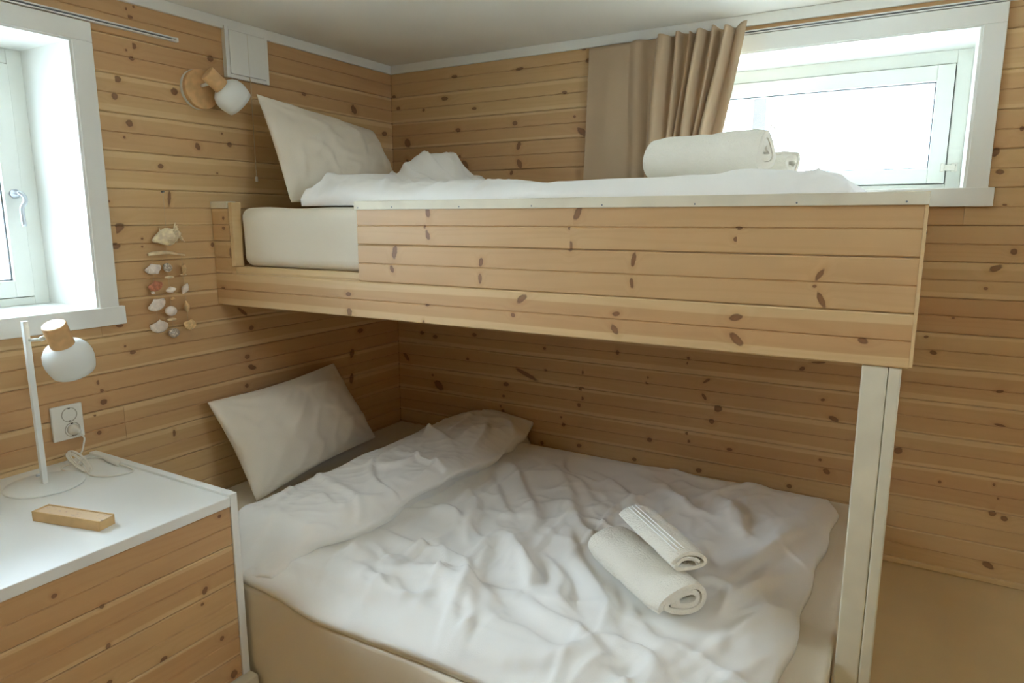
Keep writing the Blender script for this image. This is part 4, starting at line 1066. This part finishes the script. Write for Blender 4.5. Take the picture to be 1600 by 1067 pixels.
def scallop(name, c, r, mat, rot=0.0, turn=0.0, ribs=9, cup=0.35):
    r = r * 1.05
    n, m = 36, 10
    V, F = [], []
    for j in range(m + 1):
        f = j / m
        for i in range(n + 1):
            q = i / n * 2 - 1
            a = R(66) * q
            rad = 1.85 * r * f * (1 - 0.20 * abs(q) ** 4)
            rib = 0.055 * math.cos(ribs * 2 * math.pi * i / n) * f
            V.append((r * cup * 1.5 * (1 - ((f - .42) / .62) ** 2) * (1 - .35 * q * q) + r * rib, rad * math.sin(a), r * .95 - rad * math.cos(a)))
    for j in range(m):
        for i in range(n):
            F.append((j * (n + 1) + i, j * (n + 1) + i + 1, (j + 1) * (n + 1) + i + 1, (j + 1) * (n + 1) + i))
    M = Matrix.Rotation(turn, 3, 'Z') @ Matrix.Rotation(rot, 3, 'X')
    V = [tuple(M @ Vector(v) + Vector(c)) for v in V]
    mn = min(v[0] for v in V)
    V = [(v[0] + max(0, 0.003 - mn), v[1], v[2]) for v in V]
    o = O(name, (V, F), mat, ch, smooth=True)
    s = o.modifiers.new('thickness', 'SOLIDIFY'); s.thickness = 0.0016
    return o
def pebble(name, c, rx, ry, rz, mat, seed, rot=0.0):
    V, F = [], []
    n, m = 20, 12
    rs = random.Random(seed); p1, p2 = rs.uniform(0, 6), rs.uniform(0, 6)
    for j in range(m + 1):
        th = math.pi * j / m
        for i in range(n):
            a = 2 * math.pi * i / n
            k = 1 + 0.08 * math.sin(3 * a + p1) * math.sin(2 * th + p2) + 0.04 * math.sin(7 * a + p2)
            y, zz = ry * math.sin(th) * math.sin(a) * k, rz * math.cos(th)
            V.append((c[0] + rx * math.sin(th) * math.cos(a) * k, c[1] + y * math.cos(rot) - zz * math.sin(rot), c[2] + y * math.sin(rot) + zz * math.cos(rot)))
    for j in range(m):
        for i in range(n):
            F.append((j * n + i, j * n + (i + 1) % n, (j + 1) * n + (i + 1) % n, (j + 1) * n + i))
    return O(name, (V, F), mat, ch, smooth=True)
def whelk(name, c, l, r, mat, rot):
    ax = Vector((0.1, math.sin(rot), math.cos(rot)))
    pr = [(0.0, -l * .5), (r * .45, -l * .38), (r * .9, -l * .12), (r, l * .05), (r * .72, l * .14), (r * .76, l * .2), (r * .48, l * .29), (r * .5, l * .34), (r * .22, l * .42), (0.0, l * .5)]
    return O(name, lathe(pr, c, ax, 18), mat, ch, smooth=True)
for y0, y1, zs in ((-1.205, -1.205, (1.294, 1.05)), (-1.156, -1.154, (1.294, 1.03)), (-1.104, -1.098, (1.288, 1.05))):
    O('string', tube([(CX - .002, y0, zs[0]), (CX - .002, (y0 + y1) / 2, (zs[0] + zs[1]) / 2), (CX - .002, y1, zs[1])], 0.0006, 5), STRING, ch)
scallop('seashell', (CX, -1.206, 1.247), 0.016, SHELLW, 0.3, -0.5); pebble('small_shell', (CX, -1.193, 1.237), .005, .006, .007, SHELLW, 3)
scallop('seashell', (CX, -1.204, 1.193), 0.0165, SHELLP, 0.2, 0.0); pebble('small_shell', (CX, -1.213, 1.172), .005, .006, .0045, SHELLW, 4)
scallop('seashell', (CX, -1.204, 1.134), 0.019, SHELLW, 0.5, -0.3)
scallop('seashell', (CX, -1.204, 1.064), 0.021, SHELLW, 0.0, 0.0, 11)
pebble('speckled_shell', (CX, -1.157, 1.248), .010, .0145, .0145, SPECK, 7); pebble('bead', (CX, -1.153, 1.217), .005, .017, .0045, DRIFT, 8)
whelk('spiral_shell', (CX, -1.151, 1.176), 0.036, 0.0105, SHELLW, 1.4); pebble('small_shell', (CX, -1.148, 1.147), .005, .007, .005, SHELLO, 9)
pebble('round_shell', (CX, -1.157, 1.108), .012, .0195, .0165, SHELLW, 10); pebble('bead', (CX, -1.158, 1.080), .005, .017, .0055, DRIFT, 11)
pebble('speckled_shell', (CX, -1.154, 1.036), .012, .0185, .0155, SPECK, 12)
scallop('seashell', (CX, -1.106, 1.238), 0.019, SHELLO, -0.4, 0.9); pebble('bead', (CX, -1.103, 1.222), .004, .012, .0035, DRIFT, 15)
whelk('spiral_shell', (CX, -1.101, 1.176), 0.040, 0.0115, SHELLW, 0.5)
whelk('spiral_shell', (CX, -1.101, 1.117), 0.044, 0.0100, SHELLO, -0.2)
scallop('seashell', (CX, -1.096, 1.056), 0.018, SHELLO, -0.2, 0.2)
